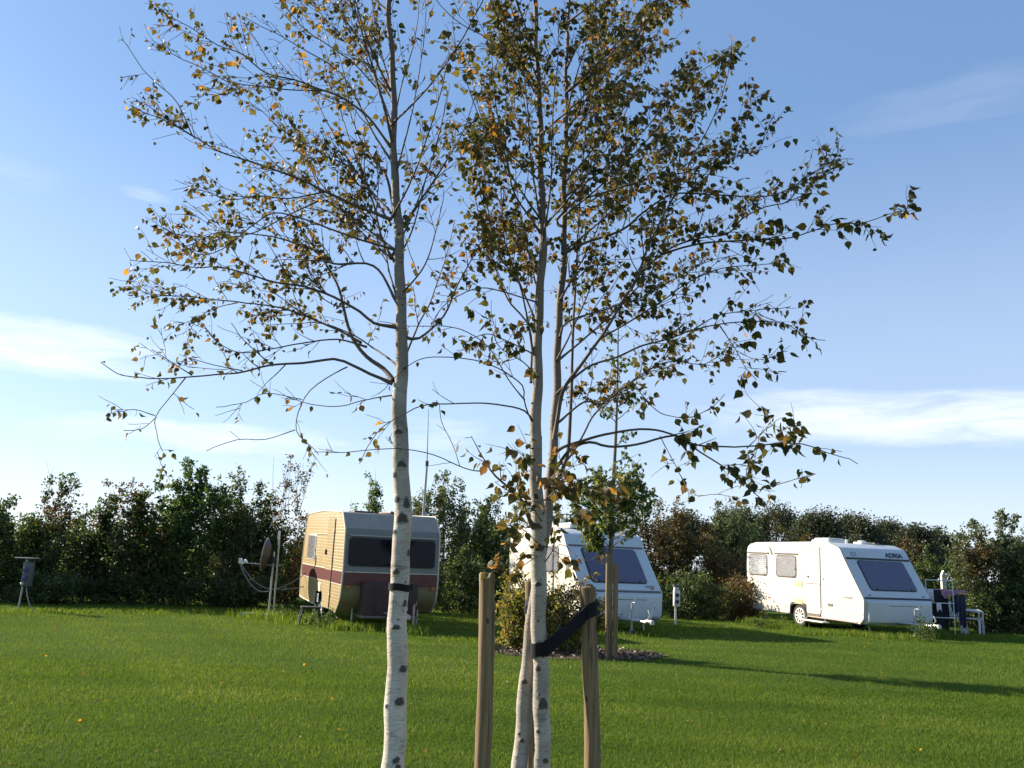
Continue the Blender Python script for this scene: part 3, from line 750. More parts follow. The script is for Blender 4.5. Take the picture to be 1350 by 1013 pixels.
Rr([(727, 625), (735, 595), (770, 581), (806, 572), (855, 567), (893, 577), (924, 598), (953, 617), (978, 636), (997, 655), (1009, 667), (1018, 690)], 3.7, .009, dens=27, size=.052, tw=6.5, hi=.2, bias=-.05, t0=.35)
Rr([(727, 628), (750, 595), (777, 584), (802, 590), (841, 588), (889, 577), (915, 588), (946, 592), (994, 591), (1025, 587), (1060, 588), (1092, 599), (1114, 606), (1131, 612)], 3.65, .0085, dens=30, size=.05, tw=7, hi=.2, bias=-.05, t0=.4)
Rr([(985, 591), (1009, 566), (1022, 557)], 3.6, .0025, dens=28, tw=8, hi=.1, size=.048); Rr([(981, 640), (985, 615), (987, 600)], 3.6, .002, dens=26, tw=8, hi=.1, size=.048)
Rr([(990, 648), (1020, 640), (1055, 630), (1075, 625)], 3.6, .0025, dens=28, tw=8, hi=.12, size=.05)
Rr([(870, 575), (890, 615), (903, 640), (908, 660)], 3.7, .0025, dens=14, tw=6, hi=.15, size=.044)
Rr([(920, 655), (945, 652), (975, 657)], 3.6, .0015, dens=16, tw=5, hi=.1, size=.04)
# left-hand limbs
Rr([(704, 560), (697, 547), (690, 525), (688, 508), (656, 485), (624, 474), (571, 470), (543, 478), (515, 500), (498, 520)], 3.85, .004, dens=10, tw=5, hi=.16, size=.038)
Rr([(692, 528), (670, 500), (645, 460), (617, 439), (585, 431), (535, 430), (500, 424)], 4.0, .0035, dens=10, tw=5, hi=.18, size=.036)
Rr([(706, 562), (692, 542), (656, 534), (620, 532), (585, 533), (557, 534), (528, 549), (503, 565), (484, 591), (474, 612)], 3.75, .005, dens=10, tw=4, hi=.16, size=.042)
Rr([(705, 700), (692, 672), (685, 655), (653, 627), (635, 602), (621, 575)], 3.95, .011, dens=30, size=.05, tw=11, hi=.2, bias=.0)
Rr([(640, 622), (620, 620), (603, 614), (571, 600), (535, 593), (500, 593), (450, 598), (414, 596)], 3.8, .003, dens=11, tw=5, hi=.13, size=.044, bias=.12)
Rr([(606, 614), (595, 585), (580, 555), (575, 528)], 3.75, .0016, dens=12, tw=3, hi=.08, size=.045)
Rr([(700, 505), (699, 435), (671, 396), (656, 357), (642, 318), (630, 270), (622, 220)], 4.35, .007, **mf)
Rr([(704, 470), (685, 375), (660, 340), (645, 290), (640, 246), (632, 180)], 3.9, .006, **mf)
Rr([(709, 430), (680, 360), (665, 310), (660, 250), (655, 200), (640, 120)], 4.5, .006, **mf)
Rr([(714, 310), (702, 291), (677, 250), (661, 171), (650, 110), (645, 40)], 3.95, .0065, **mf)
Rr([(714, 300), (702, 221), (696, 145), (690, 80), (685, 10), (680, -50)], 4.0, .006, **fu)
Rr([(710, 130), (685, 90), (658, 63), (636, 47), (617, 38), (595, 22), (576, 0), (560, -30)], 4.0, .0045, dens=16, tw=6, hi=.2)
Rr([(712, 210), (685, 170), (670, 120), (660, 60), (655, 0)], 4.6, .005, **fu)
Rr([(713, 240), (670, 200), (640, 165), (625, 110), (615, 60)], 4.3, .005, **mf)
Rr([(710, 110), (690, 50), (670, 0), (660, -40)], 3.8, .004, **fu)
Rr([(714, 330), (725, 250), (728, 170), (735, 90), (738, 10)], 3.8, .006, **fu)
Rr([(712, 400), (640, 380), (600, 390), (575, 410), (560, 440)], 3.8, .004, dens=20, tw=9, size=.04)
Rr([(709, 470), (670, 450), (640, 440), (610, 455)], 3.7, .004, dens=26, tw=9, size=.044)
Rr([(712, 500), (690, 480), (660, 460), (650, 440)], 3.7, .004, dens=30, tw=10, size=.046)
# leafy collar where the stems cross
for (x, y, ex, ey, yy) in [(716, 690, 680, 650, 3.8), (716, 680, 735, 620, 3.7), (718, 660, 755, 640, 3.8), (722, 660, 790, 640, 3.9), (714, 700, 690, 640, 4.5), (720, 690, 760, 680, 4.5), (712, 720, 670, 690, 3.9), (712, 735, 680, 740, 4.), (716, 720, 745, 745, 4.),
                           (728, 630, 800, 655, 3.8), (726, 640, 770, 610, 3.9), (709, 640, 690, 600, 3.7)]:
    Rr([(x, y), ((x + ex) / 2, (y + ey) / 2 - 6), (ex, ey)], yy, .003, dens=30, tw=11, hi=.14, size=.05, bias=.12)
Rr([(716, 745), (738, 718), (760, 735), (775, 742)], 3.9, .0025, dens=14, tw=6, hi=.12, size=.046, bias=.1)
Rr([(712, 730), (690, 745), (668, 755), (650, 735)], 4.0, .0025, dens=16, tw=7, hi=.13, size=.046)
for i in range(30):
    st = rng.random() < .5; h = rng.uniform(60, 520) if i < 18 else rng.uniform(-300, 60)
    x0 = np.interp(h, [-300, 0, 300, 600], [703, 706, 715, 707]) if st else np.interp(h, [-300, 0, 300, 600], [751, 749, 743, 729])
    sx = -1 if (st and rng.random() < .7) else 1; ln = rng.uniform(50, 190) * (1 if sx > 0 else .55)
    Rr([(x0, h), (x0 + sx * ln * .35, h - 50), (x0 + sx * ln * .75, h - 120), (x0 + sx * ln, h - 190)], YR + rng.choice([-1, 1]) * rng.uniform(.35, 1.), .006, **fu)
br = empty('birch_tree', (P1[0][0], YR, 0), label='two-stemmed birch with a dense crown standing between round wooden stakes', cat='tree')
finish(tr, tb, br)

# ------------------------------------------------------------------ stakes and ties
def stake(px, py, bx, by, Y, w, label):
    a = at(px, py, Y); b = at(bx, by, Y); d = b - a; foot = a + d * ((a[2] + .02) / -d[2]); r = w / 2 * Y / F
    k = 26; P = np.array([foot + (a - foot) * t for t in np.linspace(0, 1, k)])
    root = empty('tree_stake', tuple(foot * [1, 1, 0]), label=label, cat='stake', group='round stakes round the birches')
    mb = MB(); R = [r * (1.03 + .03 * math.sin(i * .9 + px) + .015 * math.sin(i * 2.3)) for i in range(k)]
    P[:, 0] += .004 * np.sin(np.arange(k) * .33 + px); Pv = [tuple(p - root.location) for p in P]
    top = Vector(Pv[-1])
    mb.tube(Pv + [tuple(top + Vector((0, 0, .006)))], R + [r * .86], MT['stake'], 18)
    mb.build('post', root, 40)
    return root, P, r
s1 = stake(642.5, 757, 637, 1013, 4.0, 20, 'thick wooden stake left of the two-stemmed birch, with no strap')
s2 = stake(776, 775, 780.5, 1013, 4.2, 19.5, 'thick wooden stake right of the two-stemmed birch, wrapped by the black strap')
s3 = stake(698, 768, 701, 1013, 4.75, 13, 'wooden stake half hidden behind the two birch stems')

def ring(mb, c, r, hgt, th, m, tilt=0.):
    k = 28; vs = []; fs = []
    for (rr, z) in ((r, -hgt / 2), (r + th, -hgt / 2), (r + th, hgt / 2), (r, hgt / 2)):
        for j in range(k):
            q = 2 * PI * j / k; vs.append((c[0] + rr * math.cos(q), c[1] + rr * math.sin(q), c[2] + z + tilt * rr * math.cos(q) + .002 * math.sin(3 * q)))
    for i in range(4):
        for j in range(k): fs.append((i * k + j, i * k + (j + 1) % k, ((i + 1) % 4) * k + (j + 1) % k, ((i + 1) % 4) * k + j))
    mb.add(vs, fs, m)
def strap(mb, A, B, wd, th, m, sag=.02):
    A = np.array(A); B = np.array(B); k = 16; vs = []; fs = []
    for i in range(k):
        t = i / (k - 1); p = A + (B - A) * t; p[2] -= sag * math.sin(t * PI); tw = .25 * math.sin(t * 5)
        w2 = wd * (1 + .12 * math.sin(t * 9)) / 2
        for (y, z) in ((-th, -w2), (th, -w2), (th, w2), (-th, w2)): vs.append((p[0] + .0 + tw * .004, p[1] + y + tw * z * .3, p[2] + z))
    for i in range(k - 1):
        for j in range(4): fs.append((i * 4 + j, i * 4 + (j + 1) % 4, (i + 1) * 4 + (j + 1) % 4, (i + 1) * 4 + j))
    fs += [(0, 1, 2, 3), tuple((k - 1) * 4 + j for j in (3, 2, 1, 0))]
    mb.add(vs, fs, m)
def centre_at(P, z): i = int(np.argmin(np.abs(P[:, 2] - z))); return P[i], i
zb = at(712, 857, YR)[2]; c1, i1 = centre_at(P1, zb)
zs = at(776, 806, 4.2)[2]; c2, i2 = centre_at(s2[1], zs)
mb = MB(); ring(mb, c1, R1[i1] + .001, .062, .008, MT['tie'], .12)
cs = np.array([np.interp(zs, s2[1][:, 2], s2[1][:, 0]), 4.2, zs]); ring(mb, cs, s2[2] * 1.05, .066, .007, MT['tie'], .5)
strap(mb, (c1[0] + .01, c1[1] - R1[i1] - .006, c1[2]), (cs[0] - .015, cs[1] - s2[2] - .012, cs[2] - .012), .066, .006, MT['tie'], .012)
strap(mb, (c1[0] + .02, c1[1] + R1[i1] + .004, c1[2] + .005), (cs[0] - .01, cs[1] + s2[2] + .006, cs[2] + .0), .05, .005, MT['tie'], .006)
tag(mb.build('tree_tie', None), 'broad black strap slung from the right stake round the birch stem', 'tree tie')
zb = at(528, 775, YL)[2]; c1, i1 = centre_at(PL, zb)
mb = MB(); ring(mb, c1, RL[i1] + .001, .03, .006, MT['tie'], -.05); mb.box((c1[0] + RL[i1] * .7, c1[1] + RL[i1] * .75 + .01, c1[2]), (.05, .03, .032), MT['tie'], .005)
tag(mb.build('tree_tie', None), 'narrow black band round the trunk of the single-stemmed birch', 'tree tie')
z3 = at(697, 798, 4.75)[2]; i3 = int(np.argmin(np.abs(P2[:, 2] - z3)))
mb = MB(); ring(mb, (np.interp(z3, s3[1][:, 2], s3[1][:, 0]), 4.75, z3), s3[2] * 1.05, .04, .005, MT['tie'], .6)
strap(mb, (np.interp(z3, s3[1][:, 2], s3[1][:, 0]) - .028, 4.75 - .02, z3 + .01), (P2[i3][0] - .02, P2[i3][1] + .01, z3 + .045), .035, .004, MT['tie'], .004)
tag(mb.build('tree_tie', None), 'short dark strap on the half hidden stake behind the birch stems', 'tree tie')
# ------------------------------------------------------------------ caravans
def roundpoly(pts):
    """pts (x, z, radius) -> outline with rounded corners"""
    o = []; k = len(pts)
    for i in range(k):
        p = np.array(pts[i][:2]); a = np.array(pts[i - 1][:2]); b = np.array(pts[(i + 1) % k][:2]); r = pts[i][2]
        if r <= 0: o.append(tuple(p)); continue
        da = (a - p) / np.linalg.norm(a - p); db = (b - p) / np.linalg.norm(b - p)
        ang = math.acos(np.clip(da @ db, -1, 1)); t = min(r / math.tan(ang / 2), .48 * np.linalg.norm(a - p), .48 * np.linalg.norm(b - p))
        p0 = p + da * t; p1 = p + db * t; n_ = 7
        for j in range(n_ + 1):
            s_ = j / n_; o.append(tuple((1 - s_) ** 2 * p0 + 2 * s_ * (1 - s_) * p + s_ ** 2 * p1))
    return o

def shell(mb, prof, Wd, r, matf, k=4):
    """a body of outline prof (x, z) across the width Wd with edges rounded by r"""
    P = np.array(prof); n_ = len(P)
    T = np.roll(P, -1, 0) - np.roll(P, 1, 0); T /= np.linalg.norm(T, axis=1)[:, None] + 1e-9
    area = .5 * np.sum(P[:, 0] * np.roll(P[:, 1], -1) - np.roll(P[:, 0], -1) * P[:, 1])
    Nn = np.stack([T[:, 1], -T[:, 0]], 1) * (1 if area > 0 else -1)
    rings = []
    for j in range(k + 1):
        q = PI / 2 * j / k; rings.append((-Wd / 2 + r * (1 - math.sin(q)) if False else -Wd / 2 + r * (1 - math.cos(PI / 2 - q)), r * (1 - math.sin(q))))
    rings = [(-Wd / 2 + r * (1 - math.cos(PI / 2 * j / k)), r * (1 - math.sin(PI / 2 * j / k))) for j in range(k + 1)]
    rings += [(-y, ins) for y, ins in rings[::-1]]
    base = len(mb.v)
    for y, ins in rings:
        for (x, z), (a, b) in zip(P, Nn): mb.v.append((x - a * ins, y, z - b * ins))
    def face(idx, c, nr):
        mb.f.append(tuple(base + i for i in idx)); mb.m.append(mb.mi(matf(c, nr)))
    for i in range(len(rings) - 1):
        flat = rings[i][1] == 0 and rings[i + 1][1] == 0
        for j in range(n_):
            j2 = (j + 1) % n_
            c = ((P[j] + P[j2]) / 2)
            face((i * n_ + j, i * n_ + j2, (i + 1) * n_ + j2, (i + 1) * n_ + j), (c[0], 0, c[1]), 'round' if flat else 'edge')
    face(tuple(range(n_)), (0, -1, 0), 'side'); face(tuple((len(rings) - 1) * n_ + j for j in range(n_)), (0, 1, 0), 'side')

def wheel(root, x, y, r, wd, spokes=9, name='wheel'):
    """a wheel whose outside faces -Y (y<0) or +Y"""
    s_ = -1 if y < 0 else 1
    mb = MB(); pr = [(-wd / 2, r * .62), (-wd / 2, r * .9), (-wd * .38, r * .985), (-wd * .2, r), (wd * .2, r), (wd * .38, r * .985), (wd / 2, r * .9), (wd / 2, r * .62)]
    w = MB(); w.lathe((x, y - s_ * .0, r), (0, s_, 0), [(-wd * .3, r * .3), (-wd * .3, r * .62), (wd * .3, r * .62), (wd * .3, r * .2)], MT['dark'], 28)
    wo = w.build(name, root)
    mb.lathe((x, y, r), (0, s_, 0), pr, MT['black'], 32); mb.build('tyre', wo)
    h = MB(); h.lathe((x, y, r), (0, s_, 0), [(wd * .36, r * .66), (wd * .5, r * .68), (wd * .53, r * .62), (wd * .47, r * .56), (wd * .44, r * .2), (wd * .54, r * .18), (wd * .56, .01)], MT['offwhite'], 32)
    for i in range(spokes):
        q = 2 * PI * i / spokes
        h.box((x + math.cos(q) * r * .4, y + s_ * wd * .5, r + math.sin(q) * r * .4), (r * .42, wd * .1, r * .10), MT['offwhite'], .006, Matrix.Rotation(-q, 3, 'Y'))
        q += PI / spokes
        h.box((x + math.cos(q) * r * .42, y + s_ * wd * .455, r + math.sin(q) * r * .42), (r * .26, wd * .03, r * .09), MT['seal'], 0, Matrix.Rotation(-q, 3, 'Y'))
    h.build('hubcap', wo)
    return wo

def window(root, O, U, V, w, h, r, frame_m, fill_m, glass_m, e=.0, latches=1, hood=False, out=None):
    O = Vector(O); U = Vector(U).normalized(); V = Vector(V).normalized(); N = U.cross(V)
    f = MB(); f.plate(O, U, V, w, h, r, -.004 + e, .012 + e, frame_m, out=out)
    fo = f.build('window', root)
    sc = lambda g: (None if out is None else (lambda x, y: (out(x, y)[0] * g, out(x, y)[1] * g)))
    c = MB(); c.plate(O, U, V, w - .07, h - .07, max(r - .03, .01), .010 + e, .0155 + e, fill_m, out=out and (lambda x, y: out(x, y))); c.build('curtain', fo)
    g = MB(); g.plate(O, U, V, w - .045, h - .045, max(r - .02, .01), .026 + e, .032 + e, glass_m, out=out); g.build('pane', fo)
    b = MB()
    for i in range(latches):
        for s_ in ((-1, 1) if latches > 1 else (1,)):
            p = O + U * (s_ * w * .36) - V * (h * .44) + N * (.034 + e); b.box(p, (.03, .03, .03), frame_m, .006)
    p = O + U * (w * .46) - V * h * .1 + N * (.034 + e); b.box(p, (.03, .03, .03), frame_m, .006)
    if hood: b.plate(O + V * (h / 2 + .045), U, V, w * 1.16, .035, .01, e, .03 + e, frame_m)
    b.split('window_catch', fo)
    return fo

def tubepart(name, root, P, r, m, k=8):
    mb = MB(); mb.tube(P, r, m, k); return mb.build(name, root)

def caravan_root(name, g, yaw, Wd, xa, pitch, label):
    y = math.radians(yaw); f = np.array([math.sin(y), -math.cos(y)]); l = np.array([math.cos(y), math.sin(y)])
    p = np.array(g[:2]) + f * xa + l * Wd / 2
    e = empty(name, (p[0], p[1], 0), (0, math.radians(pitch), y - PI / 2), label, 'caravan')
    return e

def drawbar(root, xf, z, m, L=1.15, wd=.9):
    mb = MB()
    for s_ in (-1, 1):
        mb.tube([(xf - .5, s_ * wd / 2, z), (xf + L * .8, s_ * .05, z), (xf + L, s_ * .03, z)], .032, m, 8)
    mb.box((xf + L * .55, 0, z), (.08, .4, .05), m, .005)
    o = mb.build('drawbar', root)
    mb = MB(); mb.tube([(xf + L - .05, 0, z + .02), (xf + L + .18, 0, z + .02)], .04, m, 10); mb.lathe((xf + L + .2, 0, z - .05), (0, 0, 1), [(0, .03), (.02, .05), (.08, .05), (.11, .02)], m, 12)
    mb.tube([(xf + L, 0, z + .06), (xf + L + .1, 0, z + .14), (xf + L + .02, 0, z + .26)], .014, m, 8); mb.build('coupling', o)
    return o
def jockey(root, x, y, z, m, hgt=.75):
    mb = MB(); mb.tube([(x, y, .16), (x, y, hgt)], .024, m, 10); mb.tube([(x, y, hgt), (x + .02, y, hgt + .02), (x + .14, y, hgt + .02), (x + .14, y, hgt + .1)], .010, m, 8)
    mb.box((x, y, .14), (.06, .09, .1), m, .006)
    o = mb.build('jockey_wheel', root)
    t = MB(); t.lathe((x - .02, y - .035, .10), (0, 1, 0), [(0, .05), (.0, .092), (.012, .1), (.058, .1), (.07, .092), (.07, .05)], MT['black'], 20); t.build('tyre', o)
    return o

# --- tan caravan -------------------------------------------------------------
Wd = 2.2; xa = -1.95
tanc = caravan_root('touring_caravan', ground(445.5, 829.5), 25.5, Wd, xa, 1.5, 'small old tan caravan with a maroon stripe and a satellite dish beside it')
X = lambda x: x - xa
prof = roundpoly([(-.34, .365, .16), (-.03, .66, .45), (.02, 1.15, .5), (-.03, 2.14, .16), (-.36, 2.53, .12), (-2.2, 2.565, 1.), (-3.72, 2.50, .22), (-3.86, 1.95, .6), (-3.98, .95, .3), (-3.86, .44, .16),
                  (-2.34, .385, .03), (-2.28, .70, .09), (-1.66, .70, .09), (-1.60, .38, .03)])
prof = [(X(a), b) for a, b in prof]
mb = MB()
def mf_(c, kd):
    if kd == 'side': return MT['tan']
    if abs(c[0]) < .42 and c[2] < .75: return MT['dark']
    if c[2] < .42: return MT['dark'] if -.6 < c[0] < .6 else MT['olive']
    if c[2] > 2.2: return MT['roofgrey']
    if c[2] > 1.10: return MT['greyshade']
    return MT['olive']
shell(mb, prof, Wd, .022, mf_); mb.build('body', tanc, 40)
mb = MB()
for s_ in (-1, 1):
    P = [(a, s_ * (Wd / 2 - .002), b) for a, b in prof[:-16]]
    mb.tube(P, .017, MT['cream'], 8)
mb.split('edge_trim', tanc, 60)
ys = -Wd / 2
mb = MB()
mb.plate((X(-1.94), ys, 1.11), (1, 0, 0), (0, 0, 1), 3.86, .27, .01, -.001, .005, MT['maroon'])
mb.plate((X(-1.94), ys, 1.255), (1, 0, 0), (0, 0, 1), 3.86, .022, .005, -.001, .009, MT['cream'])
mb.plate((X(-1.94), ys, .965), (1, 0, 0), (0, 0, 1), 3.88, .018, .005, -.001, .009, MT['cream'])
mb.plate((X(.022), 0, 1.10), (0, 1, 0), (0, 0, 1), Wd - .07, .26, .01, -.04, .006, MT['maroon'])
mb.plate((X(.022), 0, 1.245), (0, 1, 0), (0, 0, 1), Wd - .07, .02, .005, -.04, .012, MT['cream'])
mb.split('stripe', tanc)
dr = MB(); dr.plate((X(-1.22), ys, 1.40), (1, 0, 0), (0, 0, 1), .62, 2.0, .05, -.002, .016, MT['tan'])
dr.plate((X(-1.22), ys, 1.115), (1, 0, 0), (0, 0, 1), .615, .24, .01, .01, .020, MT['maroon'])
dr = dr.build('door', tanc)
s_ = MB(); s_.plate((X(-1.22), ys, 1.40), (1, 0, 0), (0, 0, 1), .655, 2.035, .06, -.002, .009, MT['brownseal'])
s_.box((X(-.905), ys - .012, 1.40), (.018, .02, 1.95), MT['seal'], .003); s_.build('door_seal', dr)
s_ = MB(); s_.box((X(-1.47), ys - .035, 1.62), (.05, .04, .12), MT['seal'], .01); s_.build('handle', dr)
s_ = MB()
for z in (.7, 1.3, 2.1): s_.box((X(-.91), ys - .02, z), (.05, .03, .07), MT['cream'], .006)
s_.split('hinge', dr)
window(tanc, (X(-2.98), ys, 1.70), (1, 0, 0), (0, 0, 1), .78, .60, .06, MT['offwhite'], MT['curtain'], MT['glass'])
mb = MB(); mb.plate((X(-2.4), ys, 2.02), (1, 0, 0), (0, 0, 1), 1.7, .02, .004, -.001, .02, MT['cream']); mb.build('rain_gutter', tanc)
mb = MB(); mb.plate((X(-1.95), ys, .80), (1, 0, 0), (0, 0, 1), .30, .20, .02, -.001, .008, MT['cream'])
mb.plate((X(-2.0), ys, .55), (1, 0, 0), (0, 0, 1), .16, .2, .02, -.001, .01, MT['offwhite']); mb.split('hatch', tanc)
# front window: one wide frame, two panes
for yy, wd in ((-.36, 1.30), (.66, .68)):
    window(tanc, (X(.0), yy, 1.68), (0, 1, 0), (-.035, 0, 1), wd, .62, .09, MT['seal'], MT['curtain_navy'], MT['smokedark'], e=.006)
mb = MB(); mb.plate((X(-.01), 0, 2.03), (0, 1, 0), (-.03, 0, 1), Wd - .2, .03, .01, -.01, .03, MT['alu']); mb.build('window_rail', tanc)
mb = MB(); mb.box((X(.17), -.08, .68), (.34, 1.22, .74), MT['lockbrown'], .02)
for yy in (-.4, 0, .3): mb.box((X(.345), yy - .05, .68), (.012, .03, .68), MT['lockbrown'], .003)
mb.box((X(.16), -.08, .335), (.42, 1.25, .05), MT['brownseal'], .01); lk = mb.build('gas_locker', tanc)
drawbar(tanc, X(.1), .42, MT['steel'], 1.0, .8)
jk = jockey(tanc, X(.72), .32, .4, MT['pink'], .62)
mb = MB(); mb.box((X(-2.4), -.1, 2.585), (.55, .5, .07), MT['seal'], .02); mb.box((X(-1.0), .35, 2.58), (.9, .6, .05), MT['brownseal'], .02); mb.split('roof_hatch', tanc)
for s_ in (-1, 1): wheel(tanc, 0., s_ * (Wd / 2 - .14), .29, .17, 5)
mb = MB()
for yy in (-.75, .75):
    for xx in (X(-.25), X(-3.6)): mb.tube([(xx, yy, .45), (xx, yy, .0)], .022, MT['steel'], 8)
mb.split('corner_steady', tanc)
for yy in (-.98, .98):
    mb = MB(); mb.plate((X(.022), yy, .93), (0, 1, 0), (0, 0, 1), .09, .07, .02, -.02, .03, MT['amber']); mb.build('marker_light', tanc)

# --- white caravans ------------------------------------------------------------
def raked(xa): return None
def modern(g, yaw, Wd, xa, Lb, pitch, label, top, rake, adria):
    root = caravan_root('touring_caravan', g, yaw, Wd, xa, pitch, label)
    X = lambda x: x - xa
    zb = 1.0; ztop = top
    # outline: chamfered nose, raked front with rounded brow, nearly flat roof, rounded rear
    pr = roundpoly([(-.20, .30, .05), (-.03, .46, .1), (0., zb - .08, .03), (-.03, zb + .01, .03), (-rake + .03, ztop - .40, .30), (-rake - .13, ztop - .13, .30), (-rake - .55, ztop + .0, .5), (-rake - 1.2, ztop + .02, .5), (-Lb + .5, ztop - .02, .4), (-Lb + .04, ztop - .12, .24),
                    (-Lb, ztop - .7, .6), (-Lb + .02, .80, .4), (-Lb + .16, .36, .2), (xa - .40, .33, .03), (xa - .37, .68, .14), (xa + .37, .68, .14), (xa + .40, .32, .03)])
    pr = [(X(a), b) for a, b in pr]
    mb = MB(); shell(mb, pr, Wd, .022, lambda c, kd: MT['white'] if kd == 'side' else (MT['dark'] if c[2] < .34 or (c[2] < .62 and abs(c[0]) < .40) else MT['whiteshade'])); mb.build('body', root, 40)
    ys = -Wd / 2
    V = np.array([-rake + .06, 0, ztop - .40 - zb]); V = V / np.linalg.norm(V)          # up along the raked front
    def front(u, v, e=0.):     # a spot on the raked front: u across, v metres up from the belt line
        return (X(-.03) + V[0] * v + V[2] * e, u, zb + V[2] * v - V[0] * e)
    Lf = math.hypot(rake - .06, ztop - .40 - zb)
    # trim: skirt line, belt line, brow line, corner seams
    mb = MB()
    mb.plate((X((xa - .36 - Lb + .1) / 2), ys, .585), (1, 0, 0), (0, 0, 1), Lb + xa - .5, .02, .004, -.002, .012, MT['offwhite'])
    mb.plate((X((xa + .42 - .02) / 2), ys, .585), (1, 0, 0), (0, 0, 1), -xa - .5, .02, .004, -.002, .012, MT['offwhite'])
    mb.plate((X((xa - .36 - Lb + .3) / 2), ys, .352), (1, 0, 0), (0, 0, 1), Lb + xa - .75, .03, .004, -.002, .014, MT['brownseal'])
    mb.plate((X((xa + .42 - .25) / 2), ys, .35), (1, 0, 0), (0, 0, 1), -xa - .75, .035, .004, -.002, .016, MT['pink'])
    mb.split('side_moulding', root)
    mb = MB()
    i0 = min(range(len(pr)), key=lambda i: abs(pr[i][0] - X(-rake - .45)) + abs(pr[i][1] - ztop)); i1 = min(range(len(pr)), key=lambda i: abs(pr[i][0] - X(-.2)) + abs(pr[i][1] - .30))
    seam = pr[i1:i0 + 1] if i1 < i0 else pr[i0:i1 + 1]
    for s_ in (-1, 1): mb.tube([(a - .012, s_ * (Wd / 2 - .008), b - .006) for a, b in seam], .013, MT['brownseal'] if adria else MT['offwhite'], 6)
    mb.split('corner_seam', root)
    mb = MB(); mb.plate(front(0, .0), (0, 1, 0), V, Wd - .06, .05, .01, -.02, .022, MT['seal'] if adria else MT['brownseal'])
    mb.plate(front(0, Lf - .02), (0, 1, 0), V, Wd - .1, .045 if adria else .03, .01, -.02, .03, MT['seal'] if adria else MT['brownseal']); mb.split('front_moulding', root)
    wh = Lf - .30; ww = Wd * .70
    window(root, front(.02 if adria else .03, .23 + wh / 2), (0, 1, 0), V, ww, wh, .10, MT['seal'], MT['curtain_blue'], MT['smoke'], e=.004, latches=2)
    # nose locker with chamfered corners
    hw = Wd / 2 - .06
    nose = [(X(-.10), -hw), (X(.05), -hw + .02), (X(.24), -hw + .52), (X(.24), hw - .52), (X(.05), hw - .02), (X(-.10), hw)]
    mb = MB(); k = len(nose)
    lv = [(.33, -.10), (.40, .0), (.52, .02), (zb - .10, 0.), (zb - .05, -.04)]
    vs = []
    for z, gr in lv:
        for (a, b) in nose: vs.append((a + gr * (1 if a > X(0) else 0), b * (1 + gr * .12), z))
    fs = [(i * k + j, i * k + (j + 1) % k, (i + 1) * k + (j + 1) % k, (i + 1) * k + j) for i in range(len(lv) - 1) for j in range(k)] + [tuple(range(k))[::-1], tuple((len(lv) - 1) * k + j for j in range(k))]
    mb.add(vs, fs, MT['whiteshade']); nz_ = mb.build('front_locker', root, 20)
    mb = MB()
    for z in (.50, .83): mb.box((X(.247), 0, z), (.012, 2 * hw - 1.06, .014), MT['brownseal'], .003)
    mb.split('locker_gap', nz_)
    if adria:
        mb = MB(); mb.plate((X(.262), .42, .455), (0, 1, 0), (0, 0, 1), .36, .085, .01, -.01, .006, MT['text']); mb.build('number_plate', root)
    for yy in (-hw + .18, hw - .18):
        mb = MB(); mb.plate(front(yy, .09), (0, 1, 0), V, .09, .045, .02, -.01, .02, MT['amber' if not adria else 'paletext']); mb.build('marker_light', root)
    drawbar(root, X(.2), .40, MT['steel'], .95, .8)
    jockey(root, X(.72), -.16, .4, MT['alu'], .78)
    wheel(root, 0., -(Wd / 2 - .13), .325, .18, 10); wheel(root, 0., Wd / 2 - .13, .325, .18, 10)
    mb = MB(); q = [PI * i / 14 for i in range(15)]
    mb.tube([(-.40, ys + .002, .35)] + [(-.385 * math.copysign(abs(math.cos(a)) ** .6, math.cos(a)), ys + .002, .44 + .225 * math.sin(a) ** .7) for a in q] + [(.40, ys + .002, .34)], .013, MT['brownseal'], 6); mb.build('wheel_arch', root)
    mb = MB()
    for yy in (-.75, .75):
        for xx in (X(-.35), X(-Lb + .3)): mb.tube([(xx, yy, .42), (xx + .1, yy, .0)], .02, MT['steel'], 8)
    mb.split('corner_steady', root)
    mb = MB(); mb.tube([(0, -Wd / 2 + .2, .315), (0, Wd / 2 - .2, .315)], .04, MT['dark'], 8); mb.build('axle', root)
    return root, X, ys, front, V, Lf

WA = 2.28
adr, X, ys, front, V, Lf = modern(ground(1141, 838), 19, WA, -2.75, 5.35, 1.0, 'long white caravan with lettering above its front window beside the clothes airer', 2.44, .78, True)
window(adr, (X(-4.72), ys, 1.72), (1, 0, 0), (0, 0, 1), .98, .66, .10, MT['brownseal'], MT['blind'], MT['glass'], hood=True)
window(adr, (X(-3.30), ys, 1.72), (1, 0, 0), (0, 0, 1), .98, .66, .10, MT['brownseal'], MT['curtain'], MT['glass'], hood=True)
d = MB(); d.plate((X(-2.05), ys, 1.37), (1, 0, 0), (0, 0, 1), .60, 1.86, .06, -.002, .018, MT['white'])
dr = d.build('door', adr)
d = MB(); d.plate((X(-2.05), ys, 1.37), (1, 0, 0), (0, 0, 1), .645, 1.905, .07, -.002, .010, MT['brownseal']); d.build('door_seal', dr)
d = MB(); d.plate((X(-2.05), ys, 1.27), (1, 0, 0), (0, 0, 1), .595, .022, .004, .01, .022, MT['brownseal']); d.plate((X(-2.05), ys, .405), (1, 0, 0), (0, 0, 1), .60, .07, .01, -.002, .026, MT['brownseal']); d.split('split_line', dr)
d = MB(); d.box((X(-2.27), ys - .035, 1.47), (.06, .035, .05), MT['paletext'], .01); d.build('handle', dr)
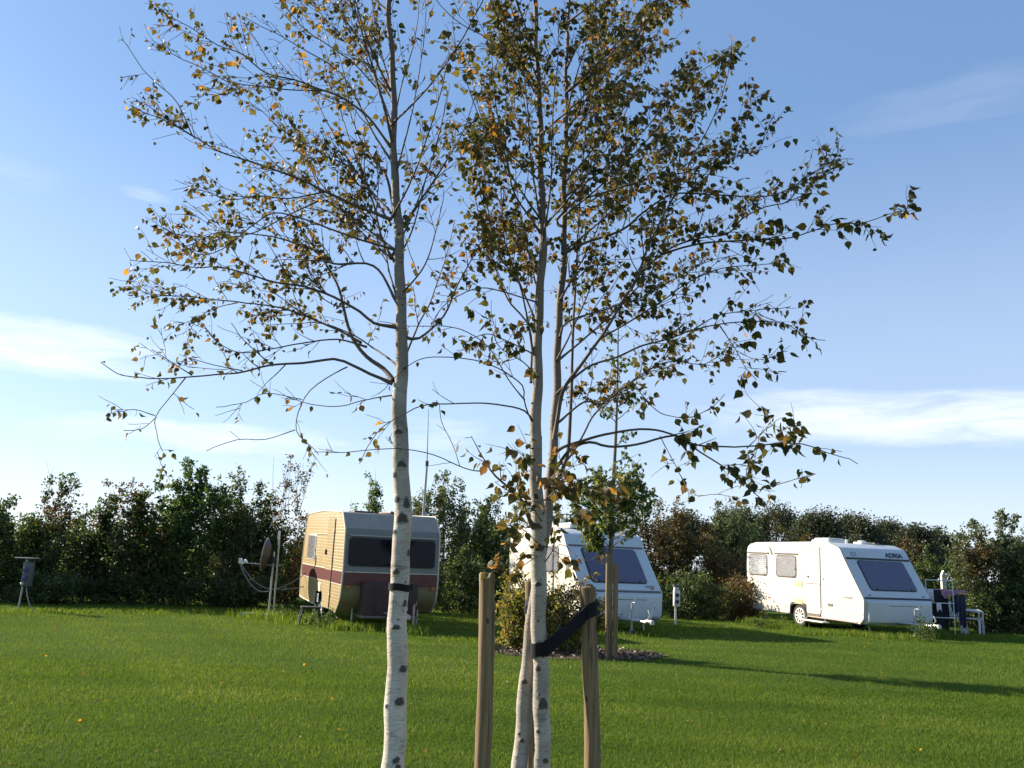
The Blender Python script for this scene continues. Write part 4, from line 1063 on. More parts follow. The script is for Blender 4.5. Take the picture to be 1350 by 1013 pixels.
for (x, z, w, h, m, nm) in ((-2.72, 1.24, .34, .15, 'yellowed', 'fridge_vent'), (-2.72, .73, .36, .15, 'yellowed', 'fridge_vent'), (-4.15, .75, .11, .05, 'amber', 'side_marker'), (-1.35, .73, .20, .075, 'brownseal', 'side_marker'),
                            (-.62, .98, .32, .045, 'paletext', 'name_badge'), (-1.62, 1.42, .03, .05, 'paletext', 'lock')):
    d = MB(); d.plate((X(x), ys, z), (1, 0, 0), (0, 0, 1), w, h, .01, -.002, .014, MT[m])
    if nm == 'fridge_vent':
        for i in range(4): d.plate((X(x), ys, z - h * .36 + i * h * .24), (1, 0, 0), (0, 0, 1), w * .86, .012, .003, .01, .022, MT[m])
    d.build(nm, adr)
d = MB(); d.tube([(X(-4.15), ys - .01, 2.28), (X(-4.05), ys - .03, 2.22), (X(-3.98), ys - .02, 2.05)], .015, MT['brownseal'], 6)
d.tube([(X(-5.28), ys - .01, 1.95), (X(-5.1), ys - .03, 1.93)], .02, MT['seal'], 6); d.split('awning_hook', adr)
d = MB(); d.tube([(X(-5.1), ys - .004, 2.36), (X(-1.3), ys - .004, 2.41)], .012, MT['offwhite'], 6); d.build('awning_rail', adr)
d = MB(); d.box((X(-2.75), .0, 2.50), (.78, .7, .10), MT['white'], .04); d.box((X(-2.75), .0, 2.57), (.66, .58, .07), MT['whiteshade'], .035); d.build('roof_vent', adr)
d = MB(); d.box((X(-1.75), .35, 2.48), (.34, .34, .06), MT['offwhite'], .02); d.lathe((X(-1.75), .35, 2.5), (0, 0, 1), [(0, .12), (.04, .12), (.055, .10), (.06, .01)], MT['white'], 16)
d.lathe((X(-2.1), .1, 2.45), (0, 0, 1), [(0, .04), (.09, .04), (.1, .05), (.12, .05), (.12, .01)], MT['white'], 12)
d.box((X(-1.45), .55, 2.48), (.2, .16, .04), MT['seal'], .01); d.split('roof_vent', adr)
d = MB(); d.box((X(-1.85), ys - .16, .25), (1.0, .24, .03), MT['offwhite'], .006)
for xx in (-2.25, -1.45): d.tube([(X(xx), ys - .05, .36), (X(xx), ys - .16, .25)], .012, MT['steel'], 6)
d.build('door_step', adr)
def lettering(txt, size, O, U, V, m, parent, name='lettering', bold=.0):
    c = bpy.data.curves.new(name, 'FONT'); c.body = txt; c.size = size; c.extrude = .003; c.align_x = 'CENTER'; c.align_y = 'CENTER'; c.offset = bold
    c.materials.append(m)
    o = bpy.data.objects.new(name, c); COL.objects.link(o)
    me = bpy.data.meshes.new_from_object(o.evaluated_get(bpy.context.evaluated_depsgraph_get())); bpy.data.objects.remove(o)
    o = link(name, me, parent)
    U = Vector(U).normalized(); V = Vector(V).normalized(); N = U.cross(V); M_ = Matrix.Identity(4)
    for i in range(3): M_[i][0] = U[i]; M_[i][1] = V[i]; M_[i][2] = N[i]; M_[i][3] = O[i]
    o.matrix_local = M_
    return o
# lettering on the brow, just above the brow moulding
Vb = Vector((-.50, 0, .86)).normalized()
lettering('ADRIA', .20, front(.62, Lf + .12, .016), (0, 1, 0), Vb, MT['text'], adr, bold=.006)
lettering('C1', .17, front(-.76, Lf + .12, .016), (0, 1, 0), Vb, MT['paletext'], adr, bold=.004)

WM = 2.2
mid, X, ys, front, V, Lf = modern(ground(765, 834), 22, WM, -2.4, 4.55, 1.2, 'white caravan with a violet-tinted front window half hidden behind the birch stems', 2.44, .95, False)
window(mid, (X(-1.75), ys, 1.66), (1, 0, 0), (0, 0, 1), .9, .66, .08, MT['brownseal'], MT['curtain'], MT['glass'])
d = MB(); d.plate((X(-2.75), ys, 1.32), (1, 0, 0), (0, 0, 1), .60, 1.84, .06, -.002, .018, MT['white']); dr = d.build('door', mid)
d = MB(); d.plate((X(-2.75), ys, 1.32), (1, 0, 0), (0, 0, 1), .625, 1.865, .07, -.002, .010, MT['offwhite']); d.build('door_seal', dr)
d = MB(); d.box((X(-2.1), -.28, 2.50), (1.1, .85, .07), MT['white'], .03); d.box((X(-2.1), -.28, 2.57), (1.0, .75, .06), MT['whiteshade'], .028); d.build('roof_vent', mid)
d = MB(); d.box((X(-1.7), .55, 2.49), (.42, .42, .08), MT['offwhite'], .03); d.build('roof_vent', mid)
d = MB(); d.plate(front(.82, -.02 + .17), (0, 1, 0), V, .26, .07, .02, -.01, .012, MT['paletext']); d.build('name_badge', mid)
d = MB(); d.plate((X(.25), .8, .43), (0, 1, 0), (0, 0, 1), .2, .05, .01, -.01, .012, MT['paletext']); d.build('name_badge', mid)
# grab handles on the nose
d = MB()
for yy in (-.05, .52): d.tube([(X(.42), yy, .40), (X(.42), yy + .06, .66), (X(.40), yy + .12, .74), (X(.36), yy + .16, .62)], .016, MT['plastic'], 8)
d.box((X(.50), .02, .40), (.2, .36, .05), MT['plastic'], .015); d.split('hitch_handle', mid)

# ------------------------------------------------------------------ things beside the caravans
# satellite dish
dp = at(361, 733, 22.2); ds = 22.2 / F
root = empty('satellite_dish', (dp[0], dp[1], 0), label='grey satellite dish on a steel mast beside the tan caravan', cat='satellite dish')
dz = dp[2]; A = Vector((-.985, -.10, .12)).normalized()
mb = MB(); mb.tube([(0, 0, 0), (0, 0, dz + .1)], .024, MT['steel'], 10); mb.box((.03, 0, dz - .1), (.12, .08, .16), MT['seal'], .01); mb.build('mast', root)
mb = MB(); Rd = .40
mb.lathe((Vector((0, 0, dz)) + A * .08), A, [(-.0, .02), (.0, .04)] + [(.14 * (r / Rd) ** 2 - .004, r) for r in np.linspace(.08, Rd, 10)] + [(.155, Rd + .008), (.15, Rd - .008)] + [(.14 * (r / Rd) ** 2 + .004, r) for r in np.linspace(Rd - .02, .02, 10)], MT['dishgrey'], 36)
ds_ = mb.build('dish', root)
mb = MB(); mb.lathe((Vector((0, 0, dz)) + A * .215), A, [(0, Rd - .004), (.0, Rd + .014), (.025, Rd + .014), (.025, Rd - .004)], MT['alu'], 36); mb.build('rim', ds_)
bot = Vector((0, 0, dz)) + A * .1 + Vector((.2, -.05, -Rd * .62)); ln = Vector((-.76, .10, -.20)) + Vector((0, 0, dz))
mb = MB(); mb.tube([bot, ln], .013, MT['alu'], 8); arm = mb.build('feed_arm', root)
mb = MB(); mb.lathe(ln + Vector((-.06, 0, -.02)), (1, -.1, .5), [(0, .035), (.1, .035), (.11, .055), (.15, .055)], MT['plastic'], 14); mb.box(ln + Vector((-.08, 0, .04)), (.08, .09, .14), MT['plastic'], .02); mb.build('receiver_head', arm)
def sagline(a, b, sag, k=14):
    a = Vector(a); b = Vector(b); return [a.lerp(b, i / (k - 1)) - Vector((0, 0, sag * 4 * (i / (k - 1)) * (1 - i / (k - 1)))) for i in range(k)]
mb = MB(); mb.tube(sagline(ln + Vector((-.08, 0, -.05)), (-.03, -.02, .62), .24), .013, MT['cable'], 6); mb.tube(sagline(ln + Vector((-.05, 0, -.05)), (-.03, .02, .66), .12), .011, MT['cable'], 6)
side_pt = Vector((.98, .2, 1.28)); mb.tube(sagline((.04, 0, .66), side_pt, .12), .013, MT['cable'], 6); mb.tube(sagline((.04, .03, .66), side_pt + Vector((0, .1, -.45)), .06), .012, MT['cable'], 6)
mb.split('cable', root)
pp = at(369, 700, 22.0); q_ = ground(365, 813)
mb = MB(); mb.tube([(q_[0], 22.0, .0), (pp[0], 22.0, pp[2])], .022, MT['alu'], 10); mb.box((pp[0] - .005, 21.97, pp[2] - .12), (.05, .05, .2), MT['plastic'], .01)
tag(mb.build('steel_pole', None), 'thin pale pole in front of the satellite dish', 'pole')
sb = empty('concrete_slab', (dp[0] - .05, dp[1], 0), label='pale concrete slab at the foot of the dish mast', cat='slab')
mb = MB(); mb.box((.15, -.1, .035), (.55, .45, .07), MT['concrete'], .01); mb.box((-.38, -.12, .04), (.35, .4, .09), MT['concrete'], .012); mb.split('slab', sb)
# step stool
gq = ground(408, 822.5); st = empty('step_stool', (gq[0], gq[1], 0), (0, 0, math.radians(18)), 'dark step stool on the grass by the tan caravan door', 'stool')
mb = MB(); mb.box((0, 0, .36), (.44, .32, .035), MT['dark'], .01); mb.build('top_board', st)
for sx in (-1, 1):
    for sy in (-1, 1):
        mb = MB(); mb.tube([(sx * .17, sy * .12, .35), (sx * .24, sy * .17, 0)], [.026, .03], MT['dark'], 8); mb.build('leg', st)
mb = MB(); mb.box((-.23, 0, .17), (.05, .26, .03), MT['dark'], .006); mb.box((.23, 0, .17), (.05, .26, .03), MT['dark'], .006); mb.split('cross_bar', st)
# radio mast behind the tan caravan
mp = at(563, 610, 24.0); mt_ = at(565, 540, 24.0); mbase = at(558, 700, 24.0)
mb = MB(); mb.tube([(mbase[0] - .06, 24., 0), (mp[0], 24., mp[2])], [.04, .034], MT['alu'], 10); mb.tube([(mp[0], 24., mp[2] - .05), (mt_[0], 24., mt_[2])], [.017, .008], MT['alu'], 8)
mb.lathe((mp[0], 24., mp[2] - .1), (0, 0, 1), [(0, .045), (.14, .045), (.15, .02)], MT['seal'], 10); mb.box((mbase[0] + .02, 24., mbase[2] + .25), (.12, .08, .5), MT['alu'], .01)
tag(mb.build('aerial_mast', None), 'tall thin aerial mast rising behind the tan caravan roof', 'mast')
# hook-up posts
h = ground(25, 805); hp = empty('power_post', (h[0], h[1], 0), (0, 0, -.25), 'grey electric hook-up post with a flat cap before the dark left hedge', 'hook-up post', 'electric hook-up posts')
mb = MB(); mb.tube([(-.03, 0, 0), (0, 0, .45), (.02, 0, 1.17)], [.02, .022, .03], MT['alu'], 10); mb.build('post', hp)
mb = MB(); mb.box((.02, 0, 1.20), (.46, .3, .022), MT['alu'], .005); mb.build('cap', hp)
mb = MB(); mb.box((.12, -.02, .83), (.19, .16, .56), MT['postgrey'], .015); bx = mb.build('socket_box', hp)
for z in (.94, .74):
    mb = MB(); mb.lathe((.12, -.10, z), (0, -1, 0), [(0, .065), (.03, .065), (.035, .05)], MT['blue'], 16); mb.build('socket', bx)
mb = MB(); mb.lathe((.08, -.10, .61), (0, -1, 0), [(0, .03), (.04, .03), (.05, .02)], MT['plastic'], 12); mb.build('plug', bx)
mb = MB(); mb.tube([(.16, -.06, .56), (.24, -.08, .36), (.36, -.1, .14), (.52, -.12, .02)], .013, MT['cable'], 6); mb.build('cable', hp)
h = ground(890.5, 824); hp = empty('power_post', (h[0], h[1], 0), (0, 0, .1), 'slim electric hook-up post with two dark sockets beside the violet-windowed caravan', 'hook-up post', 'electric hook-up posts')
mb = MB(); mb.tube([(0, 0, 0), (0, 0, .55)], .028, MT['plastic'], 10); mb.build('post', hp)
mb = MB(); mb.box((.03, 0, .72), (.17, .14, .44), MT['plastic'], .015); bx = mb.build('socket_box', hp)
for z in (.81, .63):
    mb = MB(); mb.lathe((.03, -.07, z), (0, -1, 0), [(0, .055), (.025, .055), (.03, .045)], MT['text'], 16); mb.build('socket', bx)
mb = MB(); mb.box((.02, 0, .98), (.12, .14, .10), MT['plastic'], .01); mb.box((.03, 0, 1.06), (.2, .18, .05), MT['postgrey'], .012); mb.build('cap', hp)
# clothes airer
h = ground(1238, 836); YA = h[1]
ar = empty('clothes_airer', (h[0], h[1], 0), (0, 0, -.12), 'white tiered clothes airer hung with washing right of the lettered caravan', 'clothes airer')
mb = MB()
for x in (-.38, .34):
    for y in (-.28, .28): mb.tube([(x, y, 0), (x, y, 1.02 if y > 0 else 1.50)], .014, MT['plastic'], 8)
mb.split('upright', ar)
for z, y0, y1 in ((1.49, -.28, -.28), (1.22, -.28, .28), (.86, -.28, .28), (.46, -.28, .28)):
    mb = MB()
    for y in ({y0, y1} if z > 1.4 else (-.28, -.14, 0, .14, .28)): mb.tube([(-.40, y, z), (.36, y, z)], .014 if abs(y) > .2 else .006, MT['plastic'], 8)
    if z < 1.4:
        for x in (-.38, .34): mb.tube([(x, -.28, z), (x, .28, z)], .012, MT['plastic'], 8)
    mb.split('rail', ar)
def cloth(name, x0, x1, y, ztop, zbot, m, label, thick=.02, seed=0, wav=.03):
    """cloth folded over a bar: an outer sheet with folds, closed to a thin solid"""
    r = random.Random(seed); nx, nz_ = 12, 9; vs = []; fs = []
    ph = r.uniform(0, 6)
    for side in (-1, 1):
        for i in range(nx + 1):
            for j in range(nz_ + 1):
                u = i / nx; v = j / nz_; zb_ = zbot + (ztop - zbot) * (.0 if side < 0 else .25) + .05 * math.sin(u * 7 + ph)
                z = ztop + (zb_ - ztop) * v; gath = 1 - .18 * v * math.sin(ph + 2)
                x = (x0 + x1) / 2 + (x1 - x0) * (u - .5) * gath
                vs.append((x, y + side * (thick * .5 + .02 * v) + wav * v * math.sin(u * 11 + ph + v), z))
    k = (nx + 1) * (nz_ + 1); e = lambda s_, i, j: s_ * k + i * (nz_ + 1) + j
    for s_ in (0, 1):
        for i in range(nx):
            for j in range(nz_): fs.append((e(s_, i, j), e(s_, i + 1, j), e(s_, i + 1, j + 1), e(s_, i, j + 1)))
    for i in range(nx): fs.append((e(0, i, 0), e(1, i, 0), e(1, i + 1, 0), e(0, i + 1, 0))); fs.append((e(0, i, nz_), e(0, i + 1, nz_), e(1, i + 1, nz_), e(1, i, nz_)))
    for j in range(nz_): fs.append((e(0, 0, j), e(0, 0, j + 1), e(1, 0, j + 1), e(1, 0, j))); fs.append((e(0, nx, j), e(1, nx, j), e(1, nx, j + 1), e(0, nx, j + 1)))
    mb = MB(); mb.add(vs, fs, m); o = mb.build(name, None, 60); o.matrix_world = Matrix.Translation(Vector((h[0], h[1], 0))) @ Matrix.Rotation(-.12, 4, 'Z')
    return tag(o, label, 'washing', 'washing on the clothes airer')
cloth('sock', -.36, -.27, -.29, 1.23, .98, MT['clothw'], 'small white garment at the left end of the airer', .02, 1)
cloth('sock', -.27, -.19, -.29, 1.24, .90, MT['clothw'], 'second white garment hanging longer beside the first on the airer', .02, 2)
cloth('garment', -.18, .0, -.30, 1.23, .92, MT['clothd'], 'black garment on the middle of the upper airer tier', .02, 3)
cloth('garment', .02, .22, -.30, 1.25, 1.03, MT['clothp'], 'mauve patterned garment on the upper airer tier', .03, 4)
cloth('garment', .26, .74, -.12, 1.24, 1.12, MT['clothp'], 'dark pink garment spread past the right end of the airer', .03, 9)
cloth('garment', -.34, .30, .05, 1.22, .45, MT['clothd'], 'wide black sheet hanging inside the airer', .02, 5, .05)
cloth('garment', -.30, .28, -.02, .85, .08, MT['clothd'], 'black trousers hanging below the middle airer tier', .02, 6, .05)
cloth('garment', .38, .56, -.05, 1.16, .60, MT['clothn'], 'navy garment hanging off the right end of the airer', .03, 7, .05)
cloth('garment', .60, .76, .0, 1.12, .22, MT['clothn'], 'long navy trousers hanging in front of the white chairs', .03, 8, .05)
cloth('sock', -.12, .0, -.29, .87, .66, MT['clothw'], 'white sock on the middle airer tier', .02, 10)
# wooden post behind
q_ = ground(1243, 832); pt = at(1243, 752, q_[1] + 1.2)
mb = MB(); mb.prism([(-.07, 0), (.07, 0), (.07, pt[2] - .16), (0, pt[2]), (-.07, pt[2] - .16)], 1, -.06, .06, MT['plastic']); o = mb.build('pointed_post', None, 0); o.location = (pt[0], q_[1] + 1.2, 0)
tag(o, 'pale post with a pointed top behind the clothes airer', 'post')
# plastic chairs
def chair(px, py, rz, label):
    g_ = ground(px, py); r = empty('garden_chair', (g_[0], g_[1], 0), (0, 0, rz), label, 'chair', 'white plastic garden chairs')
    m = MT['plastic']
    mb = MB(); mb.box((0, 0, .43), (.46, .44, .03), m, .012); mb.build('seat', r)
    mb = MB()
    for i in range(7): mb.box((-.17 + i * .057, .24 + .03, .66), (.04, .02, .40), m, .006, Matrix.Rotation(-.2, 3, 'X'))
    mb.tube([(-.21, .21, .44), (-.23, .27, .70), (-.19, .33, .86), (0, .345, .90), (.19, .33, .86), (.23, .27, .70), (.21, .21, .44)], .022, m, 8); mb.build('backrest', r)
    for sx in (-1, 1):
        for y0, y1 in ((-.2, -.26), (.2, .28)):
            mb = MB(); mb.prism([(sx * .22 - .03, 0 + .43), (sx * .22 + .03, .43), (sx * .27 + .022, 0), (sx * .27 - .022, 0)], 1, (y0 + y1) / 2 - .025, (y0 + y1) / 2 + .025, m); mb.build('leg', r)
        mb = MB(); mb.tube([(sx * .25, .26, .66), (sx * .27, .05, .665), (sx * .27, -.18, .655), (sx * .265, -.24, .60), (sx * .25, -.23, .42)], [.026, .03, .032, .028, .022], m, 8); mb.build('armrest', r)
    return r
chair(1283, 836, .9, 'white plastic garden chair in the open beside the dark hedge')
chair(1261, 835, -.6, 'white plastic garden chair partly behind the hanging navy trousers')
# pale lid and jack parts under the long caravan's nose
g_ = ground(1204, 838); mb = MB(); mb.lathe((0, 0, .13), (.05, -.12, 1), [(0, .05), (.005, .2), (.02, .27), (.035, .28), (.045, .26), (.04, .05)], MT['plastic'], 28)
for q in (.4, 2.5, 4.6): mb.tube([(.16 * math.cos(q), .16 * math.sin(q), .14), (.18 * math.cos(q), .18 * math.sin(q), .0)], .012, MT['steel'], 6)
o = mb.build('washing_up_bowl', None); o.location = (g_[0], g_[1] - .3, 0); tag(o, 'shallow pale bowl lying under the nose of the lettered caravan', 'bowl')
# ------------------------------------------------------------------ hedge shrubs and trees
def shrub(px, top, wpx, Y, lm, n_, leaf, label, cat='shrub', name='hedge_shrub', group='shrubs of the boundary hedge', depth=1.5, ns=12, shoots=2, gap=.12, full=.92, seed=0, sink=.0, elong=1., mix=None):
    global rng
    rng = np.random.default_rng(seed * 77 + 13)
    b = at(px, top, Y); x0 = b[0]; h = b[2]; w = wpx * Y / F
    root = empty(name, (x0, Y, 0), label=label, cat=cat, group=group)
    tb = Tubes(); LP = []; LD = []; LT = []; curves = []; cw = []
    for i in range(ns):
        q = rng.uniform(-1, 1); dd = rng.uniform(-1, 1)
        hh = h * full * rng.uniform(.66, 1.) * (1 - .16 * q * q)
        a = np.array([q * w * .16, dd * depth * .12, 0.]); m_ = np.array([q * w * .44, dd * depth * .36, hh * .45]) + rng.normal(0, .1, 3); e = np.array([q * w * .56 + rng.normal(0, .08), dd * depth * .42, hh])
        P = cr([a, m_, e], .25); curves.append(P); cw.append(hh)
        tb.add(P, np.linspace(.022, .005, len(P)) * (.25 if cat == 'weed' else 1.), 5)
    shc = []
    for i in range(shoots):
        q = rng.uniform(-.7, .7); z0 = h * .6; hh = h * rng.uniform(.9, 1.) if i else h
        if i == 0: q *= .4
        a = np.array([q * w * .4, rng.normal(0, .2), z0]); e = np.array([q * w * .55 + rng.normal(0, .18), rng.normal(0, .25), hh])
        P = cr([a, (a + e) / 2 + rng.normal(0, .04, 3), e], .12); shc.append(P); tb.add(P, np.linspace(.009, .003, len(P)), 4)
    # side twigs carry the leaves
    nt = int(n_ / 16)
    cw = np.array(cw) / np.sum(cw)
    for i in range(nt):
        if shc and i % 10 == 0:
            P = shc[rng.integers(len(shc))]; u = rng.uniform(.0, 1.) ** .8; l = rng.uniform(.08, .24)
        else:
            P = curves[rng.choice(len(curves), p=cw)]; u = gap + (1 - gap) * rng.beta(1.15, .85); l = rng.uniform(.2, .62) * min(1., w / 1.7)
        j = min(int(u * (len(P) - 1)), len(P) - 2); p = P[j]
        T = unit(P[j + 1] - P[j]); d = unit(T * .5 + rng.normal(0, .75, 3) * [1, 1, .6])
        e = p + d * l + np.array([0, 0, -.12 * l]); 
        if e[2] < .05: continue
        if i % 3 == 0: tb.add(np.array([p, (p + e) / 2 + rng.normal(0, .01, 3), e]), [.004, .003, .002], 3)
        k = rng.poisson(16); t = rng.uniform(.1, 1.05, k)[:, None]
        LP.append(p + (e - p) * t + rng.normal(0, .045, (k, 3))); LD.append(d[None] * .5 + rng.normal(0, .7, (k, 3)) + [0, 0, -.35])
        LT.append(np.clip(rng.normal(.42, .2, k) + rng.normal(0, .14), 0, 1))
    LP = np.vstack(LP); LD = np.vstack(LD); LT = np.concatenate(LT)
    ok = LP[:, 2] > .03; LP, LD, LT = LP[ok], LD[ok], LT[ok]
    tb.build('stems', MT['twig'], root)
    if mix:   # a patch of leaves that has turned
        c, r_, mm = mix; c = np.array(c) * [w, depth, h]
        sel = np.linalg.norm((LP - c) / np.array([1, 2.2, 1.1]), axis=1) < r_ * rng.uniform(.5, 1.2, len(LP)); sel &= rng.random(len(LP)) < .75
        if sel.sum() > 20: leaf_mesh('turned_foliage', LP[sel], LD[sel], leaf * rng.uniform(.7, 1.2, sel.sum()), LT[sel], MT[mm], root)
        LP, LD, LT = LP[~sel], LD[~sel], LT[~sel]
    leaf_mesh('foliage', LP, LD, leaf * rng.uniform(.65, 1.25, len(LP)), LT, MT[lm], root, width=1.15)
    return root

K = 0
def sh(*a, **k):
    global K
    a = list(a); a[5] = int(a[5] * 1.45)
    K += 1
    return shrub(*a, seed=K, **k)
B = 7000
sh(-75, 655, 120, 24.3, 'leaf_dark', B, .085, 'dark green hedge shrub cut by the left picture edge')
sh(5, 642, 95, 24.5, 'leaf_dark', B, .085, 'dark hedge shrub with one leafy shoot behind the flat-capped hook-up post', shoots=3, full=.85)
sh(80, 622, 90, 24.9, 'leaf_dark', B, .085, 'dark hedge shrub with reddish brown leaves and a tall leaning shoot', shoots=4, full=.82, mix=((.12, -.3, .72), .75, 'leaf_red'))
sh(78, 612, 12, 25.4, 'leaf_pale', 260, .08, 'single thin whip with a leafy tuft above the reddish shrub', shoots=3, full=.6, ns=3, depth=.3, name='sapling', cat='sapling', group=None)
sh(135, 655, 80, 25.2, 'leaf_dark', B, .085, 'low-topped dark shrub next to the reddish one', shoots=2)
sh(178, 632, 90, 25.5, 'leaf_brown', B, .085, 'olive brown shrub with twin upright shoots left of the tall bushy shrub', shoots=5, full=.84)
sh(248, 603, 112, 25.8, 'leaf_bright', 11000, .10, 'tallest bushy green shrub of the left hedge with broad leaves', shoots=5, full=.95, ns=18)
sh(312, 612, 66, 26.4, 'leaf_pale', B, .085, 'shrub with two pale plume-like shoots right of the tallest bush', shoots=6, full=.80)
sh(345, 640, 60, 26.4, 'leaf_dark', B, .08, 'dark shrub behind the satellite dish', shoots=2)
sh(383, 600, 70, 26.8, 'leaf_brown', 5200, .075, 'slender sparse tree rising behind the tan caravan door end', cat='tree', name='slender_tree', shoots=9, full=.78, ns=10, group=None)
sh(372, 700, 90, 28.2, 'leaf_dark', 6500, .085, 'dark shrub filling the hedge behind the slender sparse tree', shoots=2, gap=.02)
sh(432, 690, 80, 27.2, 'leaf_dark', 5000, .085, 'dark shrub hidden behind the rear of the tan caravan')
sh(497, 620, 36, 27, 'leaf_bright', 3000, .08, 'narrow green spire tree above the tan caravan roof', cat='tree', name='narrow_tree', shoots=5, full=.92, ns=6, depth=.7, group=None)
sh(466, 658, 22, 27.5, 'leaf_bright', 1200, .08, 'small pointed treetop just above the tan caravan roof', cat='tree', name='narrow_tree', shoots=4, full=.9, ns=4, depth=.6, group=None)
sh(520, 690, 90, 26.0, 'leaf_dark', 4000, .085, 'dark shrub hidden behind the middle of the tan caravan')
sh(588, 615, 80, 28.5, 'leaf_pale', 8500, .085, 'feathery pale green shrub beside the aerial mast', shoots=7, full=.88, ns=16)
sh(640, 655, 70, 29, 'leaf_dark', 8000, .085, 'dark shrub between the tan caravan and the violet-windowed caravan', shoots=5)
sh(606, 720, 60, 26.6, 'leaf_dark', 5000, .08, 'low dark shrub against the right flank of the tan caravan', shoots=1, gap=.05)
sh(690, 655, 80, 32, 'leaf_dark', 6000, .085, 'dark shrub behind the rear roof of the violet-windowed caravan', shoots=3)
sh(755, 640, 80, 33.5, 'leaf_bright', 7000, .085, 'mid green shrub behind the violet-windowed caravan roof', shoots=3)
sh(838, 622, 80, 34, 'leaf_pale', 7500, .08, 'pale feathery shrub above the right end of the violet-windowed caravan', shoots=6, full=.86, ns=14)
sh(882, 655, 72, 32, 'leaf_brown', 8000, .08, 'olive brown shrub behind the slim hook-up post', shoots=5, mix=((.12, -.4, .55), .45, 'leaf_yellow'), gap=.05)
sh(925, 685, 80, 32, 'leaf_brown', 8000, .08, 'brown shrub with orange leaf patches left of the lettered caravan', shoots=2, mix=((.18, -.4, .72), .42, 'leaf_yellow'), gap=.05)
sh(955, 662, 80, 33.5, 'leaf_pale', 8000, .09, 'round-headed pale speckled shrub behind the brown ones', shoots=2, full=.98, ns=16)
sh(990, 690, 80, 34, 'leaf_dark', 6000, .09, 'dark shrub at the rear corner of the lettered caravan', gap=.03)
sh(1050, 705, 90, 34.5, 'leaf_brown', 5000, .09, 'brownish shrub behind the rear windows of the lettered caravan', shoots=2)
sh(1120, 712, 90, 34.5, 'leaf_dark', 5000, .09, 'dark shrub behind the roof vent of the lettered caravan', shoots=2)
sh(1185, 712, 80, 34, 'leaf_brown', 6500, .09, 'olive shrub behind the lettering end of the long caravan', shoots=3, mix=((.1, -.4, .7), .6, 'leaf_pale'))
sh(1240, 722, 66, 29.5, 'leaf_dark', 7000, .085, 'dark shrub behind the pointed post', shoots=3, mix=((.05, -.4, .75), .6, 'leaf_bright'), gap=.03)
sh(1298, 672, 92, 28, 'leaf_pale', 10000, .095, 'bright-topped tall shrub with reddish brown foliage low down', shoots=5, full=.84, ns=18, mix=((-.12, -.45, .58), .8, 'leaf_brown'), gap=.03)
sh(1352, 690, 90, 28, 'leaf_bright', 9000, .09, 'green shrub with a small tuft at the right end of the hedge', shoots=4, full=.88, ns=16, gap=.03)
sh(1425, 695, 110, 27.5, 'leaf_dark', 7000, .09, 'dark hedge shrub past the right picture edge', gap=.03)
sh(40, 745, 130, 23.9, 'leaf_dark', 4200, .085, 'knee-high dark undergrowth bush right of the flat-capped hook-up post', shoots=0, gap=.0, ns=14)
sh(190, 752, 150, 24.9, 'leaf_dark', 4200, .085, 'low dark bush at the hedge foot below the twin-shoot shrub', shoots=0, gap=.0, ns=14)
sh(300, 752, 120, 25.4, 'leaf_dark', 4200, .085, 'low dark bush at the hedge foot left of the dish', shoots=0, gap=.0, ns=14)
sh(905, 748, 100, 28.3, 'leaf_dark', 4500, .085, 'low brown bush directly behind the slim hook-up post', shoots=0, gap=.0, ns=14)
sh(958, 752, 100, 28.6, 'leaf_brown', 4500, .08, 'low brown bush at the hedge foot right of the slim hook-up post', shoots=0, gap=.0, ns=14)
sh(1320, 770, 120, 27.2, 'leaf_dark', 4500, .085, 'low dark bush behind the white chairs', shoots=0, gap=.0, ns=14)
for px, tp, lb in ((-30, 690, 'dark back-row shrub at the left picture edge'), (110, 685, 'dark back-row shrub filling the hedge behind the low-topped shrub'), (215, 680, 'dark back-row shrub behind the tallest bush'), (330, 690, 'dark back-row shrub behind the satellite dish'),
        (560, 700, 'dark back-row shrub behind the aerial mast'), (640, 690, 'dark back-row shrub between the two left caravans')):
    sh(px, tp, 150, 30.5, 'leaf_dark', 5500, .11, lb, shoots=1, gap=.0, full=.98, ns=16)
# ornamental shrubs in the mulch
sh(694, 748, 84, 16.2, 'leaf_yellow', 3600, .07, 'yellow-green shrub in the mulch left of the birch stems', group=None, name='garden_shrub', depth=.9, shoots=5, full=.85, ns=16, gap=.06)
sh(754, 756, 78, 16.0, 'leaf_yellow', 3200, .065, 'reddish yellow shrub in the mulch behind the black strap', group=None, name='garden_shrub', depth=.9, shoots=4, full=.88, ns=16, gap=.04, mix=((.1, -.2, .7), .45, 'leaf_red'))
# tall weeds by the long caravan
sh(1222, 818, 30, 22.3, 'leaf_bright', 420, .05, 'leafy grey-green weed clump in front of the lettered caravan hitch', group=None, name='weed', cat='weed', depth=.4, ns=9, shoots=1)
sh(1003, 812, 22, 24.9, 'leaf_bright', 300, .05, 'leafy weed under the rear of the lettered caravan', group=None, name='weed', cat='weed', depth=.4, ns=8, shoots=1)
sh(428, 806, 40, 19.9, 'leaf_bright', 420, .05, 'leafy weed clump beside the step stool', group=None, name='weed', cat='weed', depth=.4, ns=9, shoots=1)
sh(383, 801, 26, 21.6, 'leaf_bright', 300, .05, 'low weed between the dish mast and the step stool', group=None, name='weed', cat='weed', depth=.4, ns=8, shoots=1)

